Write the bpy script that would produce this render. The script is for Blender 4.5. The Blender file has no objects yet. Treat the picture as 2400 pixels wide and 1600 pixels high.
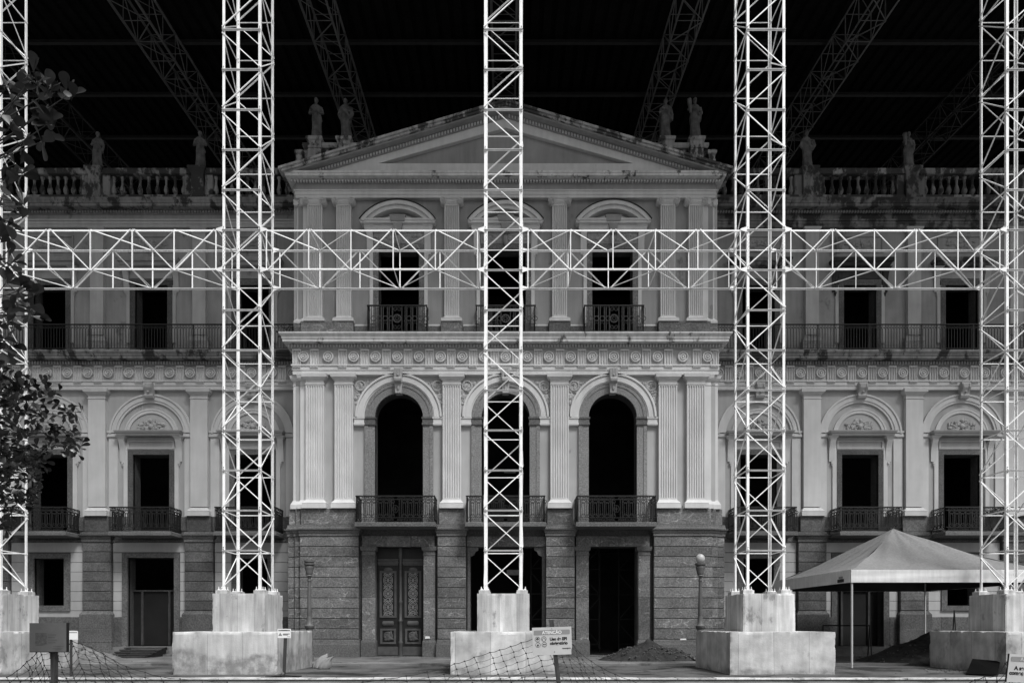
import bpy, bmesh, math, random
from mathutils import Vector, Matrix, noise as mnoise
R = math.radians
random.seed(11)
SC = bpy.context.scene
COL = SC.collection

# ------------------------------------------------------------------ camera
CAMZ, F = 1.5, 1612.0            # eye height (m); focal length in pixels of a 2400 px wide frame
CX, HZ = 1185.0, 1460.0          # principal column and horizon row of the photograph
cd = bpy.data.cameras.new('camera'); cam = bpy.data.objects.new('camera', cd); COL.objects.link(cam)
cam.location = (0, 0, CAMZ); cam.rotation_euler = (R(90), 0, 0)
cd.sensor_width = 36.0; cd.lens = F / 2400 * 36.0
cd.shift_x = (1200 - CX) / 2400; cd.shift_y = (HZ - 800) / 2400
cd.clip_start = 0.1; cd.clip_end = 1500
SC.camera = cam
SC.cycles.max_bounces = 5; SC.cycles.diffuse_bounces = 3; SC.cycles.glossy_bounces = 2; SC.cycles.transmission_bounces = 2

# ------------------------------------------------------------------ sky, sun, exposure
SUN_EL, SUN_AZ = 56.0, 36.0      # soft overcast sun, behind the viewer and to the right
w = bpy.data.worlds.new('World'); SC.world = w; w.use_nodes = True
nt = w.node_tree; nt.nodes.clear()
sky = nt.nodes.new('ShaderNodeTexSky'); sky.sky_type = 'NISHITA'; sky.sun_disc = False
sky.sun_elevation = R(SUN_EL); sky.sun_rotation = R(180 - SUN_AZ)
sky.air_density = 1.0; sky.dust_density = 4.0
bw = nt.nodes.new('ShaderNodeRGBToBW'); bg = nt.nodes.new('ShaderNodeBackground'); wo = nt.nodes.new('ShaderNodeOutputWorld')
bg.inputs['Strength'].default_value = 0.05
nt.links.new(sky.outputs[0], bw.inputs[0]); nt.links.new(bw.outputs[0], bg.inputs[0]); nt.links.new(bg.outputs[0], wo.inputs[0])
sd = bpy.data.lights.new('sun', 'SUN'); sun = bpy.data.objects.new('sun', sd); COL.objects.link(sun)
sd.energy = 1.5; sd.angle = R(18); sd.color = (1, 1, 1)
sv = Vector((math.sin(R(SUN_AZ)) * math.cos(R(SUN_EL)), -math.cos(R(SUN_AZ)) * math.cos(R(SUN_EL)), math.sin(R(SUN_EL))))
sun.rotation_euler = sv.to_track_quat('Z', 'Y').to_euler()
sun.location = (10, -20, 40)
vs = SC.view_settings
vs.view_transform = 'Standard'; vs.look = 'None'; vs.gamma = 1.0; vs.exposure = 1.38
try: vs.use_curve_mapping = False
except Exception: pass

def at(px, py, Y):               # the point at depth Y (metres) seen at a pixel of the 2400x1600 photograph
    return Vector(((px - CX) * Y / F, Y, CAMZ + (HZ - py) * Y / F))

# ------------------------------------------------------------------ materials (black-and-white photograph: all greys)
MATS = {}
def mat(name, c, rough=.85, var=.15, scale=1.5, streak=0, speck=0, sscale=30, mould=0, mlevel=.55, mscale=1.3, bump=0, bscale=25,
        rnd=0, metal=0, spec=.3, seam=0, streakscale=5.0, fine=0, vein=0, trans=0, zmould=None):
    m = bpy.data.materials.new(name); m.use_nodes = True; MATS[name] = m
    t = m.node_tree; N = t.nodes; L = t.links; b = N['Principled BSDF']
    b.inputs['Roughness'].default_value = rough; b.inputs['Metallic'].default_value = metal
    b.inputs['Specular IOR Level'].default_value = spec
    if trans: b.inputs['Transmission Weight'].default_value = trans
    geo = N.new('ShaderNodeNewGeometry')
    def noise(sc, det=4, vec=None, rough_=.55):
        n = N.new('ShaderNodeTexNoise'); n.inputs['Scale'].default_value = sc; n.inputs['Detail'].default_value = det
        n.inputs['Roughness'].default_value = rough_
        L.new(vec if vec else geo.outputs['Position'], n.inputs['Vector']); return n.outputs[0]
    def remap(v, a, b_, lo, hi):
        r = N.new('ShaderNodeMapRange'); L.new(v, r.inputs[0])
        for i, x in enumerate((a, b_, lo, hi)): r.inputs[i + 1].default_value = x
        return r.outputs[0]
    def mul(a, b_):
        k = N.new('ShaderNodeMath'); k.operation = 'MULTIPLY'
        for i, x in enumerate((a, b_)):
            if isinstance(x, (int, float)): k.inputs[i].default_value = x
            else: L.new(x, k.inputs[i])
        return k.outputs[0]
    def scaled(v):
        k = N.new('ShaderNodeVectorMath'); k.operation = 'MULTIPLY'; L.new(geo.outputs['Position'], k.inputs[0]); k.inputs[1].default_value = v
        return k.outputs[0]
    cur = remap(noise(scale, 3), .3, .7, 1 - var, 1 + var)
    if streak: cur = mul(cur, remap(noise(streakscale, 3, scaled((1, 1, .09))), .35, .7, 1 - streak, 1 + streak * .5))
    if speck: cur = mul(cur, remap(noise(sscale, 2, None, .7), .36, .64, 1 - speck, 1 + speck))
    if fine: cur = mul(cur, remap(noise(90, 2), .3, .7, 1 - fine, 1 + fine))
    if vein:
        v = noise(.55, 3, scaled((1, 1, 2.2)))
        a = N.new('ShaderNodeMath'); a.operation = 'SUBTRACT'; L.new(v, a.inputs[0]); a.inputs[1].default_value = .5
        ab = N.new('ShaderNodeMath'); ab.operation = 'ABSOLUTE'; L.new(a.outputs[0], ab.inputs[0])
        cur = mul(cur, remap(ab.outputs[0], 0, .008, 1 + vein, 1))
    if seam:                       # lines left by the formwork boards
        sx_ = N.new('ShaderNodeSeparateXYZ'); L.new(geo.outputs['Position'], sx_.inputs[0])
        ad = N.new('ShaderNodeMath'); ad.operation = 'ADD'; L.new(sx_.outputs[0], ad.inputs[0]); L.new(sx_.outputs[1], ad.inputs[1])
        pp_ = N.new('ShaderNodeMath'); pp_.operation = 'PINGPONG'; L.new(ad.outputs[0], pp_.inputs[0]); pp_.inputs[1].default_value = seam
        cur = mul(cur, remap(pp_.outputs[0], .004, .012, .62, 1))
        sn = N.new('ShaderNodeMath'); sn.operation = 'SNAP'; L.new(ad.outputs[0], sn.inputs[0]); sn.inputs[1].default_value = seam * 2
        wn = N.new('ShaderNodeTexWhiteNoise'); wn.noise_dimensions = '1D'; L.new(sn.outputs[0], wn.inputs['W'])
        cur = mul(cur, remap(wn.outputs['Value'], 0, 1, .84, 1.12))
    if rnd:
        oi = N.new('ShaderNodeObjectInfo'); cur = mul(cur, remap(oi.outputs['Random'], 0, 1, 1 - rnd, 1 + rnd))
    cur = mul(cur, c)
    if mould:
        md = noise(mscale, 6, scaled((1, 1, .6)), .68)
        k = remap(md, mlevel, mlevel + .07, 0, mould)
        mx = N.new('ShaderNodeMix'); mx.data_type = 'FLOAT'
        L.new(k, mx.inputs[0]); L.new(cur, mx.inputs[2]); mx.inputs[3].default_value = c * .1
        cur = mx.outputs[0]
    if zmould:                     # splashed mud / damp up to an uneven height
        sp = N.new('ShaderNodeSeparateXYZ'); L.new(geo.outputs['Position'], sp.inputs[0])
        hn = remap(noise(.9, 6), .3, .7, zmould[0], zmould[1])
        sb = N.new('ShaderNodeMath'); sb.operation = 'SUBTRACT'; L.new(hn, sb.inputs[0]); L.new(sp.outputs[2], sb.inputs[1])
        k = remap(sb.outputs[0], -.05, .12, 0, 1)
        k2 = mul(k, remap(noise(3.5, 8, None, .7), .36, .6, .1, zmould[2]))
        mx = N.new('ShaderNodeMix'); mx.data_type = 'FLOAT'
        L.new(k2, mx.inputs[0]); L.new(cur, mx.inputs[2]); mx.inputs[3].default_value = c * .3
        cur = mx.outputs[0]
    L.new(cur, b.inputs['Base Color'])
    if bump:
        bp = N.new('ShaderNodeBump'); bp.inputs['Strength'].default_value = bump; bp.inputs['Distance'].default_value = .02
        L.new(noise(bscale, 5), bp.inputs['Height']); L.new(bp.outputs[0], b.inputs['Normal'])
    return m
mat('plaster', .38, var=.10, scale=.7, streak=0.05, fine=.04, mould=.5, mlevel=.68, mscale=.8)
mat('plaster_light', .58, var=.09, scale=.9, streak=0.06, fine=.05, mould=.55, mlevel=.70, mscale=2.2)
mat('plaster_dirty', .36, var=.2, scale=.8, streak=.28, mould=.95, mlevel=.475, mscale=1.7)
mat('plaster_upper', .27, var=.14, scale=.7, streak=0.10, fine=.04, mould=.6, mlevel=.63, mscale=.7)
mat('plaster_upper_light', .54, var=.10, scale=.9, streak=0.08, fine=.04, mould=.6, mlevel=.68, mscale=.9)
mat('wing_plaster', .34, var=.12, scale=.7, streak=0.07, fine=.04, mould=.5, mlevel=.66, mscale=.8)
mat('wing_light', .49, var=.09, scale=.9, streak=0.06, fine=.04)
mat('wing_upper', .26, var=.16, scale=.7, streak=0.12, fine=.04, mould=.6, mlevel=.6, mscale=.7)
mat('wing_upper_light', .37, var=.12, scale=.9, streak=0.10, fine=.04, mould=.6, mlevel=.66, mscale=.9)
mat('wing_dirty', .20, var=.2, scale=.8, streak=.28, mould=.93, mlevel=.50, mscale=1.8)
mat('wing_black', .22, var=.3, scale=1, streak=.3, mould=.93, mlevel=.43, mscale=1.9)
mat('wing_soot', .15, var=.3, scale=.8, streak=.35, mould=.9, mlevel=.47, mscale=1.2)
mat('soot', .035, var=.4, scale=1.5, streak=.3, mould=.6, mlevel=.6, mscale=2)
mat('wing_granite', .085, var=.24, scale=1.2, speck=.32, sscale=16, rnd=.22)
mat('purlin_steel', .03, var=.15, scale=2, rough=.6)
mat('ledge', .60, var=.12, scale=.8, streak=.16, mould=.92, mlevel=.575, mscale=1.7)
mat('statue_stone', .115, var=.4, scale=4, streak=.25, mould=.7, mlevel=.6, mscale=4, bump=.4)
mat('granite', .128, var=.24, scale=1.3, speck=.32, sscale=15, rnd=.24, vein=1.1)
mat('granite_plain', .115, var=.18, scale=.8, speck=.28, sscale=19, rnd=.06)
mat('granite_light', .21, var=.10, scale=.9, speck=.28, sscale=17, rnd=.06)
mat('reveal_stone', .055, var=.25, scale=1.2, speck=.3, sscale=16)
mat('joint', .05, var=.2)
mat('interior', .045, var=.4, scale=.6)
mat('iron', .009, var=.3, rough=.6, fine=.1, spec=.4)
mat('grille_iron', .22, var=.2, rough=.5)
mat('iron_worn', .045, var=.3, rough=.55, fine=.1)
mat('wood_door', .015, var=.25, scale=4, streak=.25, streakscale=20, rough=.55)
mat('boarding', .007, var=.3, scale=2, rough=.8)
mat('wood_carved', .075, var=.25, scale=4, rough=.55)
mat('wood', .05, var=.3, scale=3, streak=.4, streakscale=30)
mat('white_steel', .84, var=.09, scale=4, rough=.45, spec=.4, fine=.04, rnd=.08)
mat('roof_steel', .16, var=.12, scale=2, rough=.6)
mat('roof_steel_dark', .05, var=.15, scale=2, rough=.6)
mat('roof_sheet', .013, var=.25, scale=.6, streak=.2, rough=.9, spec=0)
mat('bolt', .25, rough=.5, metal=.6)
mat('concrete', .50, seam=.27, var=.2, scale=1.3, streak=.34, fine=.08, bump=.25, mould=.5, mlevel=.59, mscale=1.9)
mat('concrete_low', .50, seam=.52, var=.30, scale=1.7, streak=.14, fine=.09, bump=.35, mould=.45, mlevel=.56, mscale=1.1, zmould=(-.02, .32, .8))
mat('concrete_mud', .49, seam=.52, var=.22, scale=1.2, streak=.25, fine=.07, bump=.35, mould=.35, mlevel=.58, mscale=1.4, zmould=(.45, 1.0, .75))
mat('pavement', .15, var=.4, scale=.9, fine=.25, bump=.3, mould=.6, mlevel=.56, mscale=.7)
mat('asphalt', .085, var=.5, scale=.8, fine=.35, bump=.5, mould=.75, mlevel=.52, mscale=.55, rough=.7)
mat('kerb', .42, var=.35, scale=2.5, fine=.2, rnd=.22, bump=.3, mould=.6, mlevel=.55, mscale=1.5)
mat('soil', .03, var=.5, scale=6, fine=.4, bump=1.0, bscale=14)
mat('rubble', .10, var=.5, scale=4, fine=.3, bump=.8, bscale=12)
mat('debris', .15, var=.5, scale=4, fine=.3, bump=.8, bscale=12)
mat('shade_sheet', .03, var=.2, rough=.9)  # near-black colour standing in for the shade inside the tent
mat('tent_pole', .4, var=.1, rough=.4)
mat('canvas', .20, var=.08, scale=1.2, streak=.16, streakscale=14, rough=.8)
mat('canvas_white', .62, var=.06, scale=2, streak=.10, streakscale=10, rough=.7)
mat('lamp_iron', .10, var=.2, rough=.5)
mat('globe', .45, var=.03, rough=.3)
mat('sign_white', .44, var=.06, scale=6, rough=.5)
mat('sign_grey', .22, var=.05, scale=5, rough=.5)
mat('sign_light', .75, var=.03, rough=.5)
mat('sign_black', .012, var=.05, rough=.5)
mat('board_grey', .13, var=.10, scale=5, rough=.6)
mat('board_print', .09, var=.3, scale=22, rough=.6)
mat('black_film', .005, var=.2, rough=.8, spec=.03)
mat('paper', .75, var=.1, scale=8)
mat('net', .03, var=.1, rough=.5)
mat('sack', .22, var=.15, scale=7, bump=.6, bscale=20)
mat('leaf', .03, var=.4, scale=5, rough=.35, spec=.5, rnd=.6)
mat('bark', .05, var=.3, scale=8, bump=.6)
mat('scaffold', .04, var=.2, rough=.6)
for nm in ('leaf',):
    b = MATS[nm].node_tree.nodes['Principled BSDF']

# ------------------------------------------------------------------ mesh builder
class MB:
    def __init__(s): s.v = []; s.f = []
    def add(s, vs_, fs):
        o = len(s.v); s.v += [tuple(p) for p in vs_]; s.f += [tuple(i + o for i in q) for q in fs]; return s
    def merge(s, other, M=None):
        return s.add([(M @ Vector(p)) if M else p for p in other.v], other.f)
    def box(s, x0, x1, y0, y1, z0, z1):
        return s.add([(x0, y0, z0), (x1, y0, z0), (x1, y1, z0), (x0, y1, z0), (x0, y0, z1), (x1, y0, z1), (x1, y1, z1), (x0, y1, z1)],
                     [(0, 3, 2, 1), (4, 5, 6, 7), (0, 1, 5, 4), (1, 2, 6, 5), (2, 3, 7, 6), (3, 0, 4, 7)])
    def loft(s, x0, x1, y0, y1, levels, back=0):      # footprint grown by p (front and both sides) at every level z
        V = []
        for z, p in levels:
            V += [(x0 - p, y0 - p, z), (x1 + p, y0 - p, z), (x1 + p, y1 + p * back, z), (x0 - p, y1 + p * back, z)]
        Fc = [(3, 2, 1, 0)]
        n = len(levels)
        for i in range(n - 1):
            a = 4 * i; b = a + 4
            for k in range(4): Fc.append((a + k, a + (k + 1) % 4, b + (k + 1) % 4, b + k))
        e = 4 * (n - 1); Fc.append((e, e + 1, e + 2, e + 3))
        return s.add(V, Fc)
    def block(s, x0, x1, y0, y1, z0, z1, c=.012):     # chamfered front face
        return s.add([(x0, y1, z0), (x1, y1, z0), (x1, y1, z1), (x0, y1, z1), (x0, y0 + c, z0), (x1, y0 + c, z0), (x1, y0 + c, z1), (x0, y0 + c, z1),
                      (x0 + c, y0, z0 + c), (x1 - c, y0, z0 + c), (x1 - c, y0, z1 - c), (x0 + c, y0, z1 - c)],
                     [(0, 1, 2, 3), (0, 4, 5, 1), (1, 5, 6, 2), (2, 6, 7, 3), (3, 7, 4, 0), (4, 8, 9, 5), (5, 9, 10, 6), (6, 10, 11, 7), (7, 11, 8, 4), (8, 11, 10, 9)])
    def prism(s, poly, a0, a1, axis='y'):             # polygon in the plane across the axis, pushed along it
        n = len(poly)
        def P(p, a): return (p[0], a, p[1]) if axis == 'y' else ((p[0], p[1], a) if axis == 'z' else (a, p[0], p[1]))
        V = [P(p, a0) for p in poly] + [P(p, a1) for p in poly]
        return s.add(V, [tuple(range(n)), tuple(range(2 * n - 1, n - 1, -1))] + [(i, (i + 1) % n, n + (i + 1) % n, n + i) for i in range(n)])
    def ring(s, cx, cz, r0, r1, y0, y1, a0=0, a1=180, n=28):
        V = []; Fc = []
        for i in range(n + 1):
            a = R(a0 + (a1 - a0) * i / n); c, q = math.cos(a), math.sin(a)
            for r in (r0, r1):
                for y in (y0, y1): V.append((cx + r * c, y, cz + r * q))
        for i in range(n):
            a = 4 * i; b = a + 4
            Fc += [(a, b, b + 2, a + 2), (a + 1, a + 3, b + 3, b + 1), (a, a + 1, b + 1, b), (a + 2, b + 2, b + 3, a + 3)]
        Fc += [(0, 2, 3, 1), (4 * n, 4 * n + 1, 4 * n + 3, 4 * n + 2)]
        return s.add(V, Fc)
    def lathe(s, prof, n=12, c=(0, 0, 0), axis='z'):
        V = []; Fc = []
        for r, h in prof:
            for i in range(n):
                a = 2 * math.pi * i / n; x, y = r * math.cos(a), r * math.sin(a)
                V.append((c[0] + x, c[1] + y, c[2] + h) if axis == 'z' else (c[0] + x, c[1] + h, c[2] + y))
        for k in range(len(prof) - 1):
            for i in range(n):
                j = (i + 1) % n; Fc.append((k * n + i, k * n + j, k * n + n + j, k * n + n + i))
        Fc.append(tuple(range(n - 1, -1, -1))); e = (len(prof) - 1) * n; Fc.append(tuple(range(e, e + n)))
        return s.add(V, Fc)
    def tube(s, pts, r, n=4, closed=False):
        pts = [Vector(p) for p in pts]; m = len(pts); V = []; Fc = []
        rs = r if isinstance(r, (list, tuple)) else [r] * m
        for i, p in enumerate(pts):
            a = pts[(i - 1) % m] if (closed or i > 0) else p; b = pts[(i + 1) % m] if (closed or i < m - 1) else p
            d = (b - a); d = d.normalized() if d.length > 1e-9 else Vector((0, 0, 1))
            u = d.cross(Vector((0, 1, 0))); 
            if u.length < .05: u = d.cross(Vector((1, 0, 0)))
            u.normalize(); v = d.cross(u)
            for k in range(n):
                t = 2 * math.pi * (k + .5) / n; V.append(p + (u * math.cos(t) + v * math.sin(t)) * rs[i])
        for i in range(m if closed else m - 1):
            for k in range(n):
                a = i * n; b = ((i + 1) % m) * n; Fc.append((a + k, a + (k + 1) % n, b + (k + 1) % n, b + k))
        if not closed:
            Fc.append(tuple(range(n - 1, -1, -1))); Fc.append(tuple(range((m - 1) * n, m * n)))
        return s.add(V, Fc)
    def blob(s, c, rx, ry, rz, n=8, m=5, jit=0):
        V = []; Fc = []
        V.append((c[0], c[1], c[2] - rz))
        for i in range(1, m):
            t = math.pi * i / m
            for k in range(n):
                a = 2 * math.pi * k / n; j = 1 + random.uniform(-jit, jit)
                V.append((c[0] + rx * math.sin(t) * math.cos(a) * j, c[1] + ry * math.sin(t) * math.sin(a) * j, c[2] - rz * math.cos(t) * j))
        V.append((c[0], c[1], c[2] + rz)); e = len(V) - 1
        for k in range(n):
            Fc.append((0, 1 + (k + 1) % n, 1 + k)); Fc.append((e, 1 + (m - 2) * n + k, 1 + (m - 2) * n + (k + 1) % n))
        for i in range(m - 2):
            for k in range(n):
                a = 1 + i * n; b = a + n; Fc.append((a + k, a + (k + 1) % n, b + (k + 1) % n, b + k))
        return s.add(V, Fc)
    def mesh(s, name, material, smooth=False):
        me = bpy.data.meshes.new(name); me.from_pydata(s.v, [], s.f)
        bm = bmesh.new(); bm.from_mesh(me); bmesh.ops.recalc_face_normals(bm, faces=bm.faces); bm.to_mesh(me); bm.free()
        me.materials.append(MATS[material])
        if smooth:
            for p in me.polygons: p.use_smooth = True
            try: me.set_sharp_from_angle(angle=R(40))
            except Exception: pass
        return me
def rough_block(x0, x1, y0, y1, z0, z1, st=.07, er=.03):    # cast block with worn, chipped edges
    m = MB(); c0 = Vector((x0, y0, z0)); c1 = Vector((x1, y1, z1))
    def warp(p):
        d = [min(p[i] - c0[i], c1[i] - p[i]) for i in range(3)]; d[2] = c1[2] - p[2]
        near = sorted(range(3), key=lambda i: d[i])[:2]
        if d[near[1]] < st * .9:
            k = er * max(0, .25 + .9 * mnoise.noise(p * 2.3) + .6 * mnoise.noise(p * 9)) * (1 if d[near[1]] < .01 else .25)
            q = p.copy()
            for i in near:
                if i == 2: q[2] -= k
                else: q[i] += k if p[i] < (c0[i] + c1[i]) / 2 else -k
            return q
        return p + Vector((1, 1, .3)) * (.006 * mnoise.noise(p * 1.7))
    def face(o, u, v):
        nu, nv = max(2, int(u.length / st)), max(2, int(v.length / st)); V = []
        for j in range(nv + 1):
            for i in range(nu + 1): V.append(warp(o + u * (i / nu) + v * (j / nv)))
        m.add(V, [(j * (nu + 1) + i, j * (nu + 1) + i + 1, (j + 1) * (nu + 1) + i + 1, (j + 1) * (nu + 1) + i) for j in range(nv) for i in range(nu)])
    dx, dy, dz = Vector((x1 - x0, 0, 0)), Vector((0, y1 - y0, 0)), Vector((0, 0, z1 - z0))
    face(c0, dx, dz); face(c0, dy, dz); face(c0 + dx, dy, dz); face(c0 + dy, dx, dz); face(c0 + dz, dx, dy)
    return m
W = {}
def link(name, data, parent=None, M=None, kind=None, label=None):
    o = bpy.data.objects.new(name, data); COL.objects.link(o)
    M = M or Matrix.Identity(4)
    if parent:
        o.parent = parent; o.matrix_parent_inverse = W[parent.name].inverted()
    o.matrix_basis = M; W[o.name] = M
    if kind: o['kind'] = kind
    if label: o['label'] = label
    return o
def T(x, y, z): return Matrix.Translation((x, y, z))
def build(mb, name, material, parent=None, smooth=False, kind=None, M=None, label=None):
    return link(name, mb.mesh(name, material, smooth), parent, M, kind, label)
def thing(name, label, cat, loc, group=None):
    o = link(name, None, None, T(*loc)); o.empty_display_size = .3
    o['label'] = label; o['category'] = cat
    if group: o['group'] = group
    return o
def tag(o, label, cat, group=None):
    o['label'] = label; o['category'] = cat
    if group: o['group'] = group
    return o
def struct(mb, name, material, smooth=False):
    return build(mb, name, material, None, smooth, 'structure')
def flat(o, M):                    # world matrix bookkeeping for a top-level mesh placed by M
    o.matrix_basis = M; W[o.name] = M; return o

# ------------------------------------------------------------------ setting: ground, pavement, kerb
def grid_sheet(x0, x1, y0, y1, nx, ny, z, amp, sc=.4):
    m = MB(); V = []; Fc = []
    for j in range(ny + 1):
        for i in range(nx + 1):
            x = x0 + (x1 - x0) * i / nx; y = y0 + (y1 - y0) * j / ny
            V.append((x, y, z + amp * mnoise.noise(Vector((x * sc, y * sc, 3)))))
    for j in range(ny):
        for i in range(nx):
            a = j * (nx + 1) + i; Fc.append((a, a + 1, a + nx + 2, a + nx + 1))
    return m.add(V, Fc)
g = MB(); g.add([(-400, -300, -.03), (400, -300, -.03), (400, 500, -.03), (-400, 500, -.03)], [(0, 1, 2, 3)])
struct(g, 'ground', 'asphalt')
struct(grid_sheet(-40, 40, 18.3, 26.5, 160, 24, 0, .03), 'forecourt', 'asphalt', True)
pv = MB(); pv.loft(-40, 40, 24.6, 40, [(-.05, .0), (.06, 0), (.075, -.015)])
pavement = struct(pv, 'pavement', 'pavement')
kb = MB(); kb.box(-40, 40, 17.98, 18.32, -.1, .03)
kerb = struct(kb, 'kerb', 'joint')
ks = MB(); ks.loft(-.49, .49, -.17, .17, [(-.1, 0), (.055, 0), (.07, -.015)])
ksm = ks.mesh('kerb_stone', 'kerb')
for i in range(-16, 17): link('kerb_stone', ksm, kerb, T(i * 1.0, 18.15, random.uniform(-.008, .008)))
rd = MB(); rd.box(-40, 40, 4, 17.96, -.06, -.012); struct(rd, 'path', 'pavement')

# ------------------------------------------------------------------ temporary roof above the palace
def ztruss(y): return 28.1 + .07 * (y - 29.4)
ROOF_Y0 = 20.3
roof = thing('temporary_roof', 'dark corrugated metal shelter roof on purlins above the palace', 'roof', (0, 30, 29.4))
purl_y = [20.5, 22.6, 26.25, 29.9, 33.6, 37.25, 40.9, 44.55, 48.2, 51.9, 55.5]
for y in purl_y:
    z = ztruss(y) + 1.36
    p = MB(); p.box(-60, 60, y - .05, y + .05, z, z + .2); p.box(-60, 60, y - .12, y - .05, z, z + .018); p.box(-60, 60, y + .05, y + .12, z + .18, z + .2)
    build(p, 'purlin', 'purlin_steel', roof)
edges = [ROOF_Y0] + purl_y[2:] + [60]
prof = []
for i in range(-100, 100):
    x = i * .6
    prof += [(x, 0), (x + .34, 0), (x + .40, .13), (x + .54, .13)]
prof.append((60, 0))
for a, b in zip(edges[:-1], edges[1:]):
    m = MB(); V = []; Fc = []
    for y, dz in ((a - .12, .012), (b + .02, 0)):
        for t in (0, .006):
            V += [(x, y, ztruss(y) + 1.57 + h + dz + t) for x, h in prof]
    n = len(prof)
    for i in range(n - 1):
        Fc += [(i, i + 1, 2 * n + i + 1, 2 * n + i), (n + i, 3 * n + i, 3 * n + i + 1, n + i + 1), (i, n + i, n + i + 1, i + 1)]
    m.add(V, Fc); build(m, 'roof_sheet', 'roof_sheet', roof)

# ------------------------------------------------------------------ lattice steel: shared bar sections, one object per bar
def lsec(w_, t, material, name):
    m = MB(); m.prism([(0, 0), (w_, 0), (w_, t), (t, t), (t, w_), (0, w_)], 0, 1, 'z'); return m.mesh(name, material)
LEG = lsec(.08, .016, 'white_steel', 'leg'); BR = lsec(.031, .007, 'white_steel', 'brace'); HB = lsec(.046, .007, 'white_steel', 'brace'); CH = lsec(.048, .010, 'white_steel', 'chord')
RCH = lsec(.08, .018, 'roof_steel', 'chord'); RBR = lsec(.038, .010, 'roof_steel', 'brace'); RCD = lsec(.08, .018, 'roof_steel_dark', 'chord'); RBD = lsec(.038, .010, 'roof_steel_dark', 'brace')
def bar(name, me, p0, p1, parent, ref):            # ref: direction the section's flanges open towards
    p0 = Vector(p0); p1 = Vector(p1); d = p1 - p0; z = d.normalized()
    x = Vector(ref) - z * Vector(ref).dot(z)
    if x.length < 1e-4: x = Vector((1, .3, .2)) - z * Vector((1, .3, .2)).dot(z)
    x.normalize(); y = z.cross(x)
    M = Matrix(((x.x, y.x, z.x * d.length, p0.x), (x.y, y.y, z.y * d.length, p0.y), (x.z, y.z, z.z * d.length, p0.z), (0, 0, 0, 1)))
    return link(name, me, parent, M)
pl = MB(); pl.box(-.13, .13, -.13, .13, 0, .022); PLATE = pl.mesh('base_plate', 'white_steel')
bo = MB()
for sx in (-1, 1):
    for sy in (-1, 1):
        bo.lathe([(.02, .022), (.02, .045), (.011, .045), (.011, .11)], 6, (sx * .1, sy * .1, 0))
BOLT = bo.mesh('anchor_bolt', 'white_steel')
gs = MB(); gs.add([(0, 0, -.09), (.2, 0, -.03), (.2, 0, .03), (0, 0, .09), (0, .01, -.09), (.2, .01, -.03), (.2, .01, .03), (0, .01, .09)],
                  [(0, 1, 2, 3), (7, 6, 5, 4), (0, 4, 5, 1), (1, 5, 6, 2), (2, 6, 7, 3), (3, 7, 4, 0)]); GUSSET = gs.mesh('gusset_plate', 'white_steel')
sp = MB()
for q in range(9): sp.lathe([(.007, -.012), (.007, 0)], 6, (.03, 0, q * .11), 'y'); sp.lathe([(.007, -.012), (.007, 0)], 6, (.06, 0, q * .11 + .055), 'y')
SPLICE = sp.mesh('splice_bolts', 'bolt')
TY0, TY1, TW, TP, TZ = 21.5, 22.7, .6, 1.25, 2.54
TX = [-16.38, -8.25, -.07, 8.14, 16.25]
TLAB = ['leftmost white lattice tower, behind the leaves at the left edge', 'white lattice tower left of the pediment', 'white lattice tower standing in front of the middle arch',
        'white lattice tower right of the pediment', 'rightmost white lattice tower at the right edge']
NL = 21
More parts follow.
